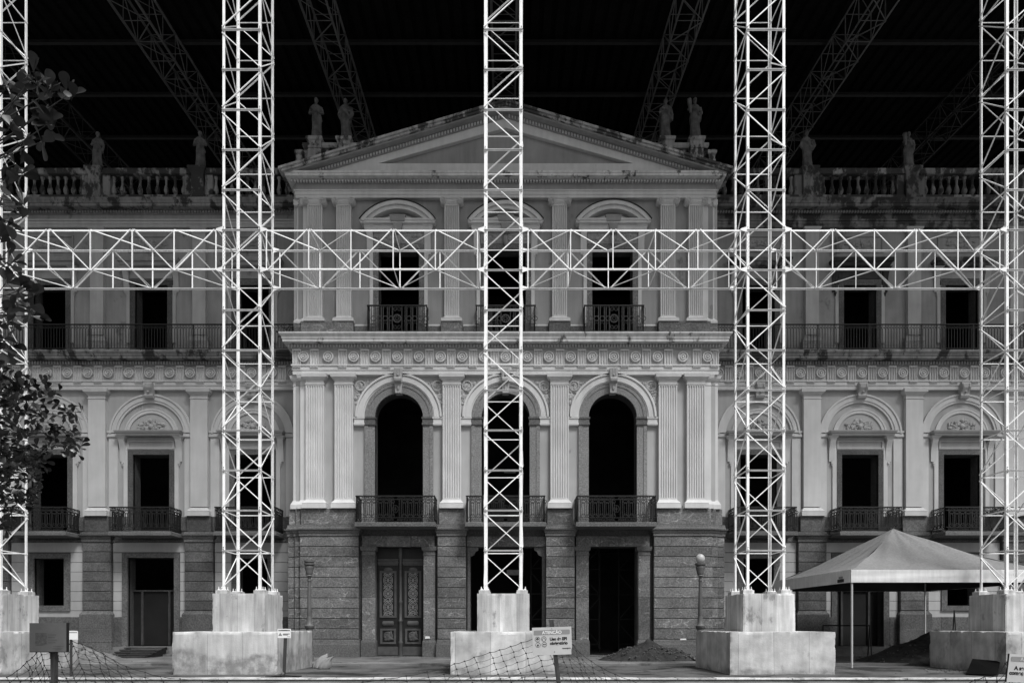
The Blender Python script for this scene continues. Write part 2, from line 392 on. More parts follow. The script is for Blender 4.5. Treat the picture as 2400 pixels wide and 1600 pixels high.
for X, lab in zip(TX, TLAB):
    t = thing('lattice_tower', lab, 'tower', (X, 22.1, TZ), 'lattice towers in a row before the palace')
    ztop = TZ + NL * TP
    cs = [(-TW, TY0), (TW, TY0), (TW, TY1), (-TW, TY1)]
    inw = [(1, 0, 0), (0, 1, 0), (-1, 0, 0), (0, -1, 0)]
    for (dx, y), ref in zip(cs, inw):
        bar('leg', LEG, (X + dx, y, TZ + .02), (X + dx, y, ztop), t, ref)
        pmat = T(X + dx * .98, y + (.03 if y < 22 else -.03), TZ - .005)
        pp = link('base_plate', PLATE, t, pmat); link('anchor_bolt', BOLT, pp, pmat)
    for dx in (-TW + .005, TW - .095):
        link('splice_bolts', SPLICE, t, T(X + dx, TY0 - .002, TZ + 8.1 * TP))
    nb = MB()
    for n in range(1, NL):
        for dx in (-TW + .035, TW - .035):
            for dz in (-.07, .02, .09): nb.lathe([(.013, -.03), (.013, 0)], 6, (X + dx, TY0, TZ + n * TP + dz), 'y')
        for dx in (-TW + .035, TW - .035):
            for dz in (-.06, .05): nb.lathe([(.013, -.035), (.013, 0)], 6, (X + dx, TY1, TZ + n * TP + dz), 'y')
    build(nb, 'node_bolts', 'bolt', t, kind='stuff')
    for n in range(NL + 1):
        z = TZ + n * TP
        if n > 0:
            bar('horizontal_brace', HB, (X - TW, TY0 - .006, z), (X + TW, TY0 - .006, z), t, (0, -1, 0))
            bar('horizontal_brace', BR, (X + TW, TY1 + .012, z), (X - TW, TY1 + .012, z), t, (0, -1, 0))
            bar('horizontal_brace', BR, (X - TW - .012, TY1, z - .03), (X - TW - .012, TY0, z - .03), t, (1, 0, 0))
            bar('horizontal_brace', BR, (X + TW + .012, TY0, z - .03), (X + TW + .012, TY1, z - .03), t, (-1, 0, 0))
        if n < NL:
            za, zb = z + .08, z + TP - .08
            s = 1 if n % 2 == 0 else -1
            bar('diagonal_brace', BR, (X - s * TW, TY0 - .02, za), (X + s * TW, TY0 - .02, zb), t, (0, 1, 0))
            bar('diagonal_brace', BR, (X + s * TW, TY1 + .02, za), (X - s * TW, TY1 + .02, zb), t, (0, -1, 0))
            ya, yb = (TY0, TY1) if s > 0 else (TY1, TY0)
            bar('diagonal_brace', BR, (X - TW - .02, ya, za), (X - TW - .02, yb, zb), t, (1, 0, 0))
            bar('diagonal_brace', BR, (X + TW + .02, yb, za), (X + TW + .02, ya, zb), t, (-1, 0, 0))
# horizontal lattice beams between the towers
BZ0, BZ1 = TZ + 8 * TP, TZ + 9 * TP
BLAB = ['white lattice beam across the left wing, below its balustrade', 'white lattice beam crossing the left upper window of the centre block',
        'white lattice beam crossing the right upper window of the centre block', 'white lattice beam across the right wing, below its balustrade']
for k in range(4):
    xa, xb = TX[k] + TW + .03, TX[k + 1] - TW - .03
    t = thing('lattice_beam', BLAB[k], 'beam', ((xa + xb) / 2, 22.1, BZ0), 'horizontal lattice beams between the towers')
    for y, ry in ((TY0, 1), (TY1, -1)):
        for z, rz in ((BZ0, 1), (BZ1, -1)):
            bar('chord', CH, (xa, y, z), (xb, y, z), t, (0, -1, 0) if (ry < 0 and rz < 0) else ((0, ry, 0) if rz > 0 else (0, 0, -1)))
            for x, q in ((xa, 1), (xb, -1)):
                link('gusset_plate', GUSSET, t, T(x - q * .04, y - .03, z) @ Matrix.Diagonal((q, 1, 1, 1)))
    np_ = 5; xs = [xa + .16 + (xb - xa - .32) * i / np_ for i in range(np_ + 1)]
    sg = -1 if k == 2 else 1
    for i, x in enumerate(xs):
        for y, ry in ((TY0 - .008, 1), (TY1 + .008, -1)):
            bar('post', BR, (x, y, BZ0), (x, y, BZ1), t, (0, ry, 0))
        for z in (BZ0 - .01, BZ1 + .01):
            if i % 2 == 1: bar('cross_brace', BR, (x, TY0, z), (x, TY1, z), t, (0, 0, 1))
    for i in range(np_):
        s = sg * (1 if i % 2 == 0 else -1)
        a, b = (BZ0, BZ1) if s > 0 else (BZ1, BZ0)
        bar('diagonal_brace', BR, (xs[i] + .05, TY0 - .02, a), (xs[i + 1] - .05, TY0 - .02, b), t, (0, 1, 0))
        bar('diagonal_brace', BR, (xs[i] + .05, TY1 + .02, b), (xs[i + 1] - .05, TY1 + .02, a), t, (0, -1, 0))
        ya, yb = (TY0, TY1) if s > 0 else (TY1, TY0)
        bar('diagonal_brace', BR, (xs[i], ya, BZ1 + .02), (xs[i + 1], yb, BZ1 + .02), t, (0, 0, -1))
        bar('diagonal_brace', BR, (xs[i], ya, BZ0 - .02), (xs[i + 1], yb, BZ0 - .02), t, (0, 0, 1))
# roof trusses running back from the towers
RLAB = ['faint grey roof truss beyond the left edge, far left of the roof', 'grey roof truss sloping to the left tower, over the left wing', 'grey roof truss above the left pair of statues',
        'grey roof truss behind the middle tower, over the gable', 'grey roof truss above the right pair of statues', 'grey roof truss over the right wing', 'faint grey roof truss farthest right under the roof']
for X, lab in zip([-24.5] + TX + [24.4], RLAB):
    rc, rb = (RCD, RBD) if abs(X) > 20 else (RCH, RBR)
    t = thing('roof_truss', lab, 'truss', (X, 22, ztruss(22)), 'trusses under the shelter roof')
    ys = [22.1 + 1.2 * i for i in range(20)]
    for dx in (-TW, TW):
        for dz in (0, 1.3):
            bar('chord', rc, (X + dx, ys[0], ztruss(ys[0]) + dz), (X + dx, ys[-1], ztruss(ys[-1]) + dz), t, (-dx, 0, 0))
    for i, y in enumerate(ys):
        z = ztruss(y)
        bar('horizontal_brace', rb, (X - TW, y, z), (X + TW, y, z), t, (0, 0, 1))
        bar('horizontal_brace', rb, (X - TW, y, z + 1.3), (X + TW, y, z + 1.3), t, (0, 0, -1))
        for dx in (-TW, TW): bar('post', rb, (X + dx, y, z), (X + dx, y, z + 1.3), t, (-dx, 0, 0))
        if i < len(ys) - 1:
            y2 = ys[i + 1]; z2 = ztruss(y2); s = 1 if i % 2 == 0 else -1
            for dx in (-TW, TW):
                a, b = ((z, z2 + 1.3) if s > 0 else (z + 1.3, z2))
                bar('diagonal_brace', rb, (X + dx, y, a), (X + dx, y2, b), t, (-dx, 0, 0))
            bar('diagonal_brace', rb, (X - s * TW, y, z - .02), (X + s * TW, y2, z2 - .02), t, (0, 0, 1))
            if i % 2: bar('diagonal_brace', rb, (X + s * TW, y, z + 1.32), (X - s * TW, y2, z2 + 1.32), t, (0, 0, -1))
# concrete footings
FLAB = ['stepped concrete footing at the left edge behind the grey board', 'stepped concrete footing with mud splashes beside the small caution sign', 'stepped concrete footing behind the white notice and the net',
        'stepped concrete footing left of the tent', 'stepped concrete footing at the right edge behind the leaning black panel']
for X, lab in zip(TX, FLAB):
    t = thing('concrete_footing', lab, 'footing', (X, 22.0, 0), 'concrete footings of the towers')
    m = rough_block(X - 1.55, X + 1.55, 20.2, 23.85, -.1, 1.25); build(m, 'lower_block', 'concrete_mud' if X == TX[1] else 'concrete_low', t)
    m = rough_block(X - .81, X + .81, 21.25, 22.95, 1.2, 2.425, .06, .022); u = build(m, 'upper_block', 'concrete', t)
    m = MB()
    for dx in (-TW, TW):
        for y in (TY0 + .03, TY1 - .03): m.box(X + dx - .17, X + dx + .17, y - .17, y + .17, 2.42, 2.535)
    for dx in (-TW, TW):
        for y in (TY0 + .03, TY1 - .03):
            g2 = MB(); g2.box(X + dx * .98 - .17, X + dx * .98 + .17, y - .17, y + .17, 2.42, 2.534); build(g2, 'grout_pad', 'concrete', t)

# ------------------------------------------------------------------ the palace
PAL = thing('palace', 'neoclassical palace with pediment, pilasters and empty dark windows under the shelter roof', 'palace', (0, 30, 0))
def part(mb, name, material, smooth=False, parent=None, kind=None, label=None): return build(mb, name, material, parent or PAL, smooth, kind, None, label)
def inst(name, me, x, y, z, parent=None, sx=1): return link(name, me, parent or PAL, T(x, y, z) @ Matrix.Diagonal((sx, 1, 1, 1)))

def wall(x0, x1, z0, z1, y, holes, depth, reveal='reveal_stone'):       # front sheet with openings and their reveals; hole = (xa, xb, za, zb, arched)
    m = MB(); rects = []
    for xa, xb, za, zb, ar in holes:
        rects.append((xa, xb, za, zb + ((xb - xa) / 2 if ar else 0)))
    xs = sorted({x0, x1} | {r[0] for r in rects} | {r[1] for r in rects}); zs = sorted({z0, z1} | {r[2] for r in rects} | {r[3] for r in rects})
    xs = [x for x in xs if x0 <= x <= x1]; zs = [z for z in zs if z0 <= z <= z1]
    for a, b in zip(xs[:-1], xs[1:]):
        for c, d in zip(zs[:-1], zs[1:]):
            mx, mz = (a + b) / 2, (c + d) / 2
            if any(r[0] < mx < r[1] and r[2] < mz < r[3] for r in rects): continue
            m.add([(a, y, c), (b, y, c), (b, y, d), (a, y, d)], [(0, 1, 2, 3)])
    for xa, xb, za, zb, ar in holes:
        pts = [(xa, za), (xa, zb)]
        if ar:
            cx, r = (xa + xb) / 2, (xb - xa) / 2
            arc = [(cx - r * math.cos(math.pi * i / 24), zb + r * math.sin(math.pi * i / 24)) for i in range(25)]
            for i in range(24):
                p, q = arc[i], arc[i + 1]
                m.add([(p[0], y, p[1]), (q[0], y, q[1]), (q[0], y, zb + r), (p[0], y, zb + r)], [(0, 1, 2, 3)])
            pts = [(xa, za)] + arc + [(xb, za)]
        else: pts += [(xb, zb), (xb, za)]
        rv = MB()
        for p, q in zip(pts, pts[1:] + pts[:1]):
            rv.add([(p[0], y, p[1]), (q[0], y, q[1]), (q[0], y + depth, q[1]), (p[0], y + depth, p[1])], [(0, 1, 2, 3)])
        part(rv, 'reveal', reveal)
    return m
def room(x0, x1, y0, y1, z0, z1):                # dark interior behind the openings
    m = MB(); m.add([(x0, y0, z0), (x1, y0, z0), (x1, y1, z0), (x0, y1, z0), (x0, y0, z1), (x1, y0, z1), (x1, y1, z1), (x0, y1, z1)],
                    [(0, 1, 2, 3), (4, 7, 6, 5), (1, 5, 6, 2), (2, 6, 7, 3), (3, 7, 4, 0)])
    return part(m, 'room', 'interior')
def relief(cx, y, cz, w_, h, n, seed, dep=.05):  # carved foliage: small scrolls, leaves and buds standing off the wall
    rr = random.Random(seed); m = MB()
    for i in range(n):
        x = cx + rr.uniform(-w_, w_); z = cz + rr.uniform(-h, h)
        a = rr.uniform(0, 6.28); l = rr.uniform(.05, .12)
        m.blob((x, y, z), l * abs(math.cos(a)) + .025, dep * rr.uniform(.6, 1.3), l * abs(math.sin(a)) + .025, 6, 4)
    return m
def spiral(m, cx, y, cz, r, turns, s=1, t=.012, a0=0, n=20):
    pts = []
    for i in range(n + 1):
        k = i / n; a = a0 + s * turns * 2 * math.pi * k; q = r * (1 - .85 * k)
        pts.append((cx + q * math.cos(a), y, cz + q * math.sin(a)))
    m.tube(pts, t)
# -- shared architectural pieces
def fluted(wd, z0, z1, dep, nf, top=.05):
    m = MB(); h = wd / 2; mg = .035; p = (wd - 2 * mg) / nf; poly = [(-h, dep), (-h, 0)]
    for i in range(nf):
        a = -h + mg + i * p; g_ = p * .30
        for k in range(5):
            u = k / 4; poly.append((a + g_ / 2 + (p - g_) * u, .05 * math.sin(math.pi * u) ** .7))
    poly += [(h, 0), (h, dep)]
    m.prism(poly, z0 + .06, z1 - .06, 'z'); m.box(-h, h, 0, dep, z0, z0 + .06); m.box(-h, h, 0, dep, z1 - .06, z1)
    return m
def doric_cap(wd, z, dep):
    h = wd / 2; m = MB()
    m.loft(-h, h, 0, dep, [(z, 0), (z, .025), (z + .03, .025), (z + .03, .0), (z + .17, .0), (z + .17, .03), (z + .20, .04), (z + .24, .10), (z + .28, .12), (z + .28, .14), (z + .42, .16), (z + .435, .15)])
    return m
def base_block(wd, z0, z1, dep):
    h = wd / 2; m = MB(); d = z1 - z0
    m.loft(-h, h, 0, dep, [(z0, .13), (z0 + d * .45, .13), (z0 + d * .45, .11), (z0 + d * .6, .12), (z0 + d * .7, .08), (z0 + d * .85, .03), (z1, .0)])
    return m
def ionic_cap(wd, z, dep):
    h = wd / 2; m = MB()
    m.loft(-h, h, -.01, dep, [(z, .0), (z + .04, .02), (z + .05, .03), (z + .12, .06), (z + .13, .03)])
    m.loft(-h - .13, h + .13, -.05, dep, [(z + .13, 0), (z + .19, .01), (z + .2, .04), (z + .245, .04)])
    for s in (-1, 1):
        m.lathe([(.03, -.17), (.04, -.11), (.058, -.11), (.064, -.15), (.08, -.15), (.086, -.10), (.10, -.10), (.106, -.14), (.122, -.14), (.13, -.12), (.13, dep)], 18, (s * (h + .05), 0, z + .105), 'y')
    for i in range(5): m.blob((-h + .06 + (wd - .12) * i / 4, -.04, z + .08), .025, .03, .03, 6, 4)
    return m
def triglyph(wd, z0, z1):
    m = MB(); h = wd / 2
    poly = [(-h, .1), (-h, .0)]
    for c in (-wd * .3, 0, wd * .3): poly += [(c - .05, 0), (c - .035, .06), (c + .035, .06), (c + .05, 0)]
    poly += [(h, 0), (h, .1)]
    m.prism(poly, z0, z1 - .07, 'z'); m.box(-h, h, -.005, .05, z1 - .07, z1 - .004)
    m.box(-h, h, -.035, .05, z0 - .085, z0 - .06)
    for i in range(6): m.lathe([(.022, -.06), (.014, 0)], 6, (-h + .035 + (wd - .07) * i / 5, -.01, z0 - .085))
    return m
def medallion(r):
    m = MB(); m.lathe([(.001, -.10), (r * .16, -.095), (r * .24, -.03), (r * .34, -.03), (r * .40, -.075), (r * .52, -.075), (r * .57, -.015), (r * .76, -.015), (r * .82, -.075), (r * .95, -.075), (r, -.045), (r, .03)], 22, axis='y'); return m
def console(h, wd, d0, d1):                       # S-shaped bracket, origin at its top back centre
    m = MB(); pr = []
    for i in range(13):
        k = i / 12; pr.append((-(d0 * (1 - k) ** 1.5 + d1 * (.55 + .45 * math.cos(k * 6.28 + .6)) * (1 - .4 * k)), -h * k))
    poly = [(0, 0)] + pr + [(0, -h)]
    m.prism(poly, -wd / 2, wd / 2, 'x'); m.lathe([(.05, -.09), (.05, .0)], 8, (0, 0, -h - .06), 'y'); m.lathe([(.02, -h - .2), (.045, -h - .1), (.03, -h - .02)], 8, (0, -.04, 0))
    m.loft(-wd / 2, wd / 2, -d0 - .02, 0, [(.0, .0), (.02, .02), (.05, .02), (.14, .10), (.16, .10)])
    return m
Z0, Z1, Z2 = 6.34, 13.62, 19.43
YC, YW = 29.0, 30.8
PIL_N = fluted(.77, 6.72, 11.57, .25, 7).mesh('pilaster', 'plaster_light'); CAP_N = doric_cap(.77, 11.57, .25).mesh('capital', 'plaster_light'); BAS_N = base_block(.77, 6.34, 6.72, .25).mesh('pilaster_base', 'plaster_light')
PIL_U = fluted(.62, 14.42, 19.16, .25, 7).mesh('pilaster', 'plaster_upper_light'); CAP_U = ionic_cap(.62, 19.16, .25).mesh('capital', 'plaster_upper_light', True); BAS_U = base_block(.62, 14.2, 14.42, .25).mesh('pilaster_base', 'plaster_upper_light')
CAP_W = doric_cap(.77, 11.57, .25).mesh('capital', 'wing_light'); BAS_W = base_block(.77, 6.34, 6.72, .25).mesh('pilaster_base', 'wing_light')
q = MB(); q.box(-.385, .385, 0, .25, 6.72, 11.57); PIL_WN = q.mesh('pilaster', 'wing_light')
q = MB(); q.box(-.295, .295, 0, .25, 14.42, 18.95); PIL_WU = q.mesh('pilaster', 'wing_upper_light')
q = MB(); q.loft(-.295, .295, 0, .25, [(18.95, 0), (18.95, .02), (18.99, .02), (18.99, 0), (19.06, 0), (19.1, .05), (19.14, .06), (19.14, .08), (19.22, .09)]); CAP_WU = q.mesh('capital', 'wing_upper_light')
TRI = triglyph(.36, 12.40, 13.04).mesh('triglyph', 'plaster_light'); MED = medallion(.225).mesh('medallion', 'plaster_light', True)
TRI_W = triglyph(.36, 12.40, 13.04).mesh('triglyph', 'wing_light'); MED_W = medallion(.225).mesh('medallion', 'wing_light', True)

def blocks_col(x0, x1, y0, y1, zs, m_='granite', parent=None):
    me = None
    for a, b in zip(zs[:-1], zs[1:]):
        bl = MB(); bl.block(x0, x1, y0, y1, a + .011, b - .011, .016)
        build(bl, 'stone_block', m_, parent or PAL)
def core(x0, x1, y0, y1, z0, z1): 
    m = MB(); m.box(x0, x1, y0, y1, z0, z1); return m

# ---- centre block, ground storey
DOORS = [(-5.52, -3.5), (-1.5, 1.56), (3.54, 5.6)]
part(wall(-9.05, 9.05, -.05, 5.7, 29.35, [(a, b, .07, 4.75, False) for a, b in DOORS], .55), 'wall', 'granite_plain')
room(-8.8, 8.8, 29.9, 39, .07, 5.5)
courses = [.834 + .4337 * i for i in range(11)]
piers = [(-8.66, -6.2, 28.95), (-2.87, -1.68, 28.95), (1.70, 2.90, 28.95), (6.25, 8.71, 28.95)]
strips = [(-8.93, -8.67, 29.1), (-9.24, -8.94, 29.2), (8.72, 8.98, 29.1), (8.99, 9.29, 29.2)]
for x0, x1, y in piers + strips:
    part(core(x0 + .02, x1 - .02, y + .045, 29.5 if (x0, x1, y) in piers else 31.0, 0, 5.6), 'pier_core', 'joint')
    blocks_col(x0, x1, y, y + .2 if (x0, x1, y) in piers else 31.0, courses)
    m = MB(); m.loft(x0, x1, y, 29.5, [(-.05, .05), (.62, .05), (.64, .04), (.70, .03), (.80, .025), (.823, .0)]); part(m, 'plinth', 'granite_plain')
    m = MB(); m.loft(x0, x1, y, 29.6, [(5.172, 0), (5.18, .03), (5.30, .03), (5.32, .06), (5.40, .07), (5.43, .12), (5.48, .13), (5.485, .06), (5.56, .03), (5.66, .02)]); part(m, 'moulding', 'granite_plain')
for x0, x1 in ((-8.63, -6.35), (6.38, 8.66), (-2.81, -1.74), (1.75, 2.83)):
    m = MB(); m.block(x0, x1, 28.98, 29.5, 5.66, 6.34, .014); part(m, 'pedestal', 'granite')
for s in (-1, 1):
    m = MB(); m.block(min(s * 8.68, s * 8.9), max(s * 8.68, s * 8.9), 29.12, 29.6, 5.66, 6.34); part(m, 'pedestal', 'granite')
    m = MB(); m.block(min(s * 8.91, s * 9.2), max(s * 8.91, s * 9.2), 29.2, 31.0, 5.66, 6.34); part(m, 'pedestal', 'granite')
# doorways
def doorway(xa, xb, parent):
    for x0, x1 in ((xa - .56, xa - .02), (xb + .02, xb + .52)):
        m = MB(); m.loft(x0, x1, 29.12, 29.5, [(.0, .04), (.70, .04), (.78, .02), (.8, 0)]); build(m, 'jamb_base', 'granite_plain', parent)
        for a, b in ((.8, 2.6), (2.6, 4.38)):
            m = MB(); m.block(x0, x1, 29.12, 29.5, a + .004, b - .004, .01); build(m, 'jamb_stone', 'granite', parent)
        m = MB(); m.loft(x0, x1, 29.12, 29.5, [(4.38, 0), (4.38, .02), (4.44, .02), (4.44, 0), (4.55, 0), (4.58, .05), (4.68, .07), (4.745, .08)]); build(m, 'jamb_capital', 'granite_plain', parent)
    w3 = (xb - xa + 1.06) / 3
    for i in range(3):
        m = MB(); m.block(xa - .56 + i * w3 + .004, xa - .56 + (i + 1) * w3 - .004, 29.1, 29.5, 4.75, 5.2, .01); build(m, 'lintel_stone', 'granite', parent)
    return parent
for i, (a, b) in enumerate(DOORS):
    if i == 1:
        m = MB(); sh = []
        for s, xe in ((1, a), (-1, b)):
            m.prism([(xe, 4.75), (xe + s * .34, 4.75), (xe + s * .34, 4.62), (xe + s * .22, 4.55), (xe + s * .16, 4.42), (xe + s * .0, 4.34)], 29.3, 29.5)
        m.box(a - .12, a, 29.25, 29.5, .08, 4.75); m.box(b, b + .12, 29.25, 29.5, .08, 4.75)
        dw = part(m, 'door_surround', 'granite_plain')
        for k in range(3):
            m = MB(); xx = -1.66 + k * 1.12; m.block(xx + .004, xx + 1.116, 29.2, 29.5, 4.76, 5.2, .01); build(m, 'lintel_stone', 'granite', dw)
    else:
        m = MB(); m.box(a - .58, b + .54, 29.3, 29.36, .07, .12)
        doorway(a, b, part(m, 'door_surround', 'granite_plain'))
# left double door with ironwork
xa, xb = DOORS[0]; xm = (xa + xb) / 2
for x0, x1 in ((xa + .01, xm - .07), (xm + .07, xb - .01)):
    m = MB(); yd = 29.55
    m.box(x0, x1, yd, yd + .08, .1, 4.74)
    leaf = part(m, 'door_leaf', 'wood_door')
    c = (x0 + x1) / 2; hw = .36
    m = MB()
    for z0, z1 in ((1.75, 3.75), (.62, 1.28)):
        h2 = hw if z1 > 2 else .34
        m.box(c - h2, c - h2 + .09, yd - .04, yd, z0, z1); m.box(c + h2 - .09, c + h2, yd - .04, yd, z0, z1)
        m.box(c - h2 + .09, c + h2 - .09, yd - .04, yd, z0, z0 + .08); m.box(c - h2 + .09, c + h2 - .09, yd - .04, yd, z1 - .08, z1)
    m.loft(x0 + .06, x1 - .06, yd - .03, yd, [(3.98, 0), (4.05, .03), (4.14, .05), (4.16, .02), (4.24, .05), (4.26, .05)])
    m.loft(c - .22, c + .22, yd - .03, yd, [(1.42, 0), (1.48, .02), (1.55, .02), (1.6, 0)])
    m.box(x0 + .02, x1 - .02, yd - .03, yd, .14, .5); m.blob((c, yd - .02, 3.8), .2, .05, .1, 10, 5)
    build(m, 'moulding', 'wood_carved', leaf)
    m = MB(); m.lathe([(.03, -.06), (.08, -.05), (.1, -.02), (.17, -.04), (.2, -.02), (.21, 0)], 16, (c, yd, .95), 'y'); m.merge(relief(c, yd - .03, .95, .13, .13, 14, 5, .02)); build(m, 'rosette', 'wood_carved', leaf, True)
    m = MB(); m.box(c - .26, c + .26, yd - .006, yd + .01, 1.84, 3.66); build(m, 'black_backing', 'sign_black', leaf)  # solid black sheet backing the grille
    m = MB(); yg = yd - .03
    for cz, rx, rz in ((3.35, .19, .27), (2.78, .19, .2), (2.2, .19, .27)):
        for k in (1, .72): m.tube([(c + rx * k * math.cos(a * .3927), yg, cz + rz * k * math.sin(a * .3927)) for a in range(16)], .016, closed=True)
        for a in range(8): m.tube([(c, yg, cz), (c + rx * .7 * math.cos(a * .785), yg, cz + rz * .7 * math.sin(a * .785))], .013)
    for cz in (3.06, 2.5, 1.92, 3.64):
        for s in (-1, 1):
            spiral(m, c + s * .11, yg, cz, .09, 1.2, s, .014); m.tube([(c, yg, cz - .1), (c + s * .2, yg, cz + .08)], .014); m.tube([(c, yg, cz + .1), (c + s * .2, yg, cz - .08)], .014)
    build(m, 'grille', 'grille_iron', leaf)
m = MB(); m.lathe([(.09, .1), (.09, .6), (.1, .62), (.1, .72), (.075, .76), (.075, 1.55), (.1, 1.58), (.1, 1.63), (.065, 1.68), (.065, 2.35), (.08, 2.38), (.08, 2.46), (.06, 2.5), (.06, 4.2), (.09, 4.4), (.09, 4.74)], 12, (xm, 29.53, 0))
part(m, 'door_post', 'wood_carved', True)
# ---- centre block, noble storey
ARCH = [-4.52, 0.0, 4.54]
part(wall(-8.9, 8.9, 5.6, 12.0, 29.2, [(c - 1.02, c + 1.02, 5.62, 10.22, True) for c in ARCH], .6), 'wall', 'plaster')
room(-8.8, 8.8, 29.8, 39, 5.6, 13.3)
def balcony(cx, yf, yb, wd, zs, ztop, style, slab_t=.17):
    h = wd / 2
    m = MB(); m.loft(cx - h - .06, cx + h + .06, yf - .06, yb, [(zs - slab_t, 0), (zs - .03, 0), (zs, -.02)]); slab = part(m, 'balcony', 'granite_plain')
    fm, sm = RAIL[(style, round(wd, 2), round(yb - yf, 2))]
    fr = link('railing', fm, slab, T(cx, yf, zs), 'stuff'); 
    for s in (-1, 1): link('railing', sm, slab, T(cx + s * h, yf, zs), 'stuff')
    hr = ztop - zs
    m = MB(); m.box(cx - h - .03, cx + h + .03, yf - .03, yf + .025, ztop - .05, ztop); m.box(cx - h - .02, cx - h + .03, yf + .026, yb, ztop - .035, ztop); m.box(cx + h - .03, cx + h + .02, yf + .026, yb, ztop - .035, ztop)
    build(m, 'handrail', 'iron', slab)
    return slab
def rail_mesh(style, wd, hr, side=False):
    m = MB(); h = wd / 2
    def P(u, z): return (u, 0, z) if not side else (0, u + h, z)
    def tb(pts, t=.019, closed=False): m.tube([P(u, z) for u, z in pts], t, closed=closed)
    tb([(-h, .04), (h, .04)], .012)
    for s in (-1, 1): tb([(s * h, 0), (s * h, hr)], .018)
    if style in ('noble', 'wing'):
        band = .16
        tb([(-h, band + .03), (h, band + .03)]); tb([(-h, hr - band), (h, hr - band)])
        n = max(2, int(round(wd / .24))); p = wd / n
        for i in range(n):
            u = -h + (i + .5) * p
            if style == 'noble' and not side and abs(u) < p * .6: continue
            tb([(u, band + .03), (u, hr - band)])
            tb([(u + p * .5 + .06 * math.cos(a * .785), .33 + .5 * (hr - .66) * (0) + (hr - .66 if math.sin(a * .785) > 0 else 0) + .06 * math.sin(a * .785)) for a in range(8)], .016, True)
            tb([(u + p * .5 + .09 * math.cos(a * .785), .27 + .08 * math.sin(a * .785)) for a in range(8)], .016, True)
            tb([(u + p * .5 + .09 * math.cos(a * .785), hr - .25 + .07 * math.sin(a * .785)) for a in range(8)], .016, True)
            if i % 2 == 0:
                for z in (.11, hr - .085):
                    tb([(u - .04, z - .04), (u + .04, z + .04)], .014); tb([(u - .04, z + .04), (u + .04, z - .04)], .014)
            else:
                for z in (.11, hr - .085): tb([(u - p * .7, z - .03), (u, z + .03), (u + p * .7, z - .03)], .015); tb([(u - p * .7, z + .03), (u, z - .03), (u + p * .7, z + .03)], .015)
        if not side:
            cu = 0
            tb([(cu + .12 * math.cos(a * .524), hr * .5 + .15 * math.sin(a * .524)) for a in range(12)], .016, True)
            tb([(cu - .06, hr * .5), (cu + .06, hr * .5)], .02); tb([(cu, hr * .5 - .1), (cu, hr * .5 + .1)], .02)
            for s in (-1, 1): tb([(cu + s * .16, band), (cu + s * .16, hr - band)])
    else:
        n = max(2, int(round(wd / .25))); p = wd / n
        for i in range(n):
            u = -h + (i + .5) * p
            if not side and abs(u) < .28: continue
            for du in (-.035, .035): tb([(u + du, .04), (u + du, hr)])
            for z in (.22, hr - .24): tb([(u + p * .5 + .075 * c_, z + .17 * s_) for c_, s_ in ((-1, -1), (-1, .6), (0, 1), (1, .6), (1, -1))], .009)
            for z in (hr * .5,):
                tb([(u + p * .5 + .1 * math.cos(a * .785), z + .1 * math.sin(a * .785)) for a in range(8)], .018, True)
                tb([(u - .09, z - .12), (u, z), (u - .09, z + .12)], .008); tb([(u + .09, z - .12), (u, z), (u + .09, z + .12)], .008)
        if not side:
            for k in (.17, .15): tb([(k * math.cos(a * .393), hr * .5 + k * math.sin(a * .393)) for a in range(16)], .016, True)
            for a in range(8): tb([(.05 * math.cos(a * .785), hr * .5 + .05 * math.sin(a * .785)), (.13 * math.cos(a * .785 + .4), hr * .5 + .13 * math.sin(a * .785 + .4))], .016)
            for s in (-1, 1):
                for z, q in ((hr - .17, 1), (.2, -1)):
                    pts = []
                    for i in range(15):
                        k = i / 14; a = math.pi / 2 * q + s * q * k * 7; rr_ = .1 * (1 - .7 * k); pts.append((s * .1 + rr_ * math.cos(a), z + rr_ * math.sin(a)))
                    tb(pts, .011)
                tb([(s * .2, .04), (s * .2, hr)])
    return m
RAIL = {}
def reg(style, wd, dep, hr):
    RAIL[(style, round(wd, 2), round(dep, 2))] = (rail_mesh(style, wd, hr).mesh('railing', 'iron_worn' if style == 'upper' else 'iron'), rail_mesh(style, dep, hr, True).mesh('railing', 'iron'))
reg('noble', 3.2, 1.3, 1.1); reg('upper', 2.46, .55, 1.12); reg('wing', 2.62, 1.0, 1.08)
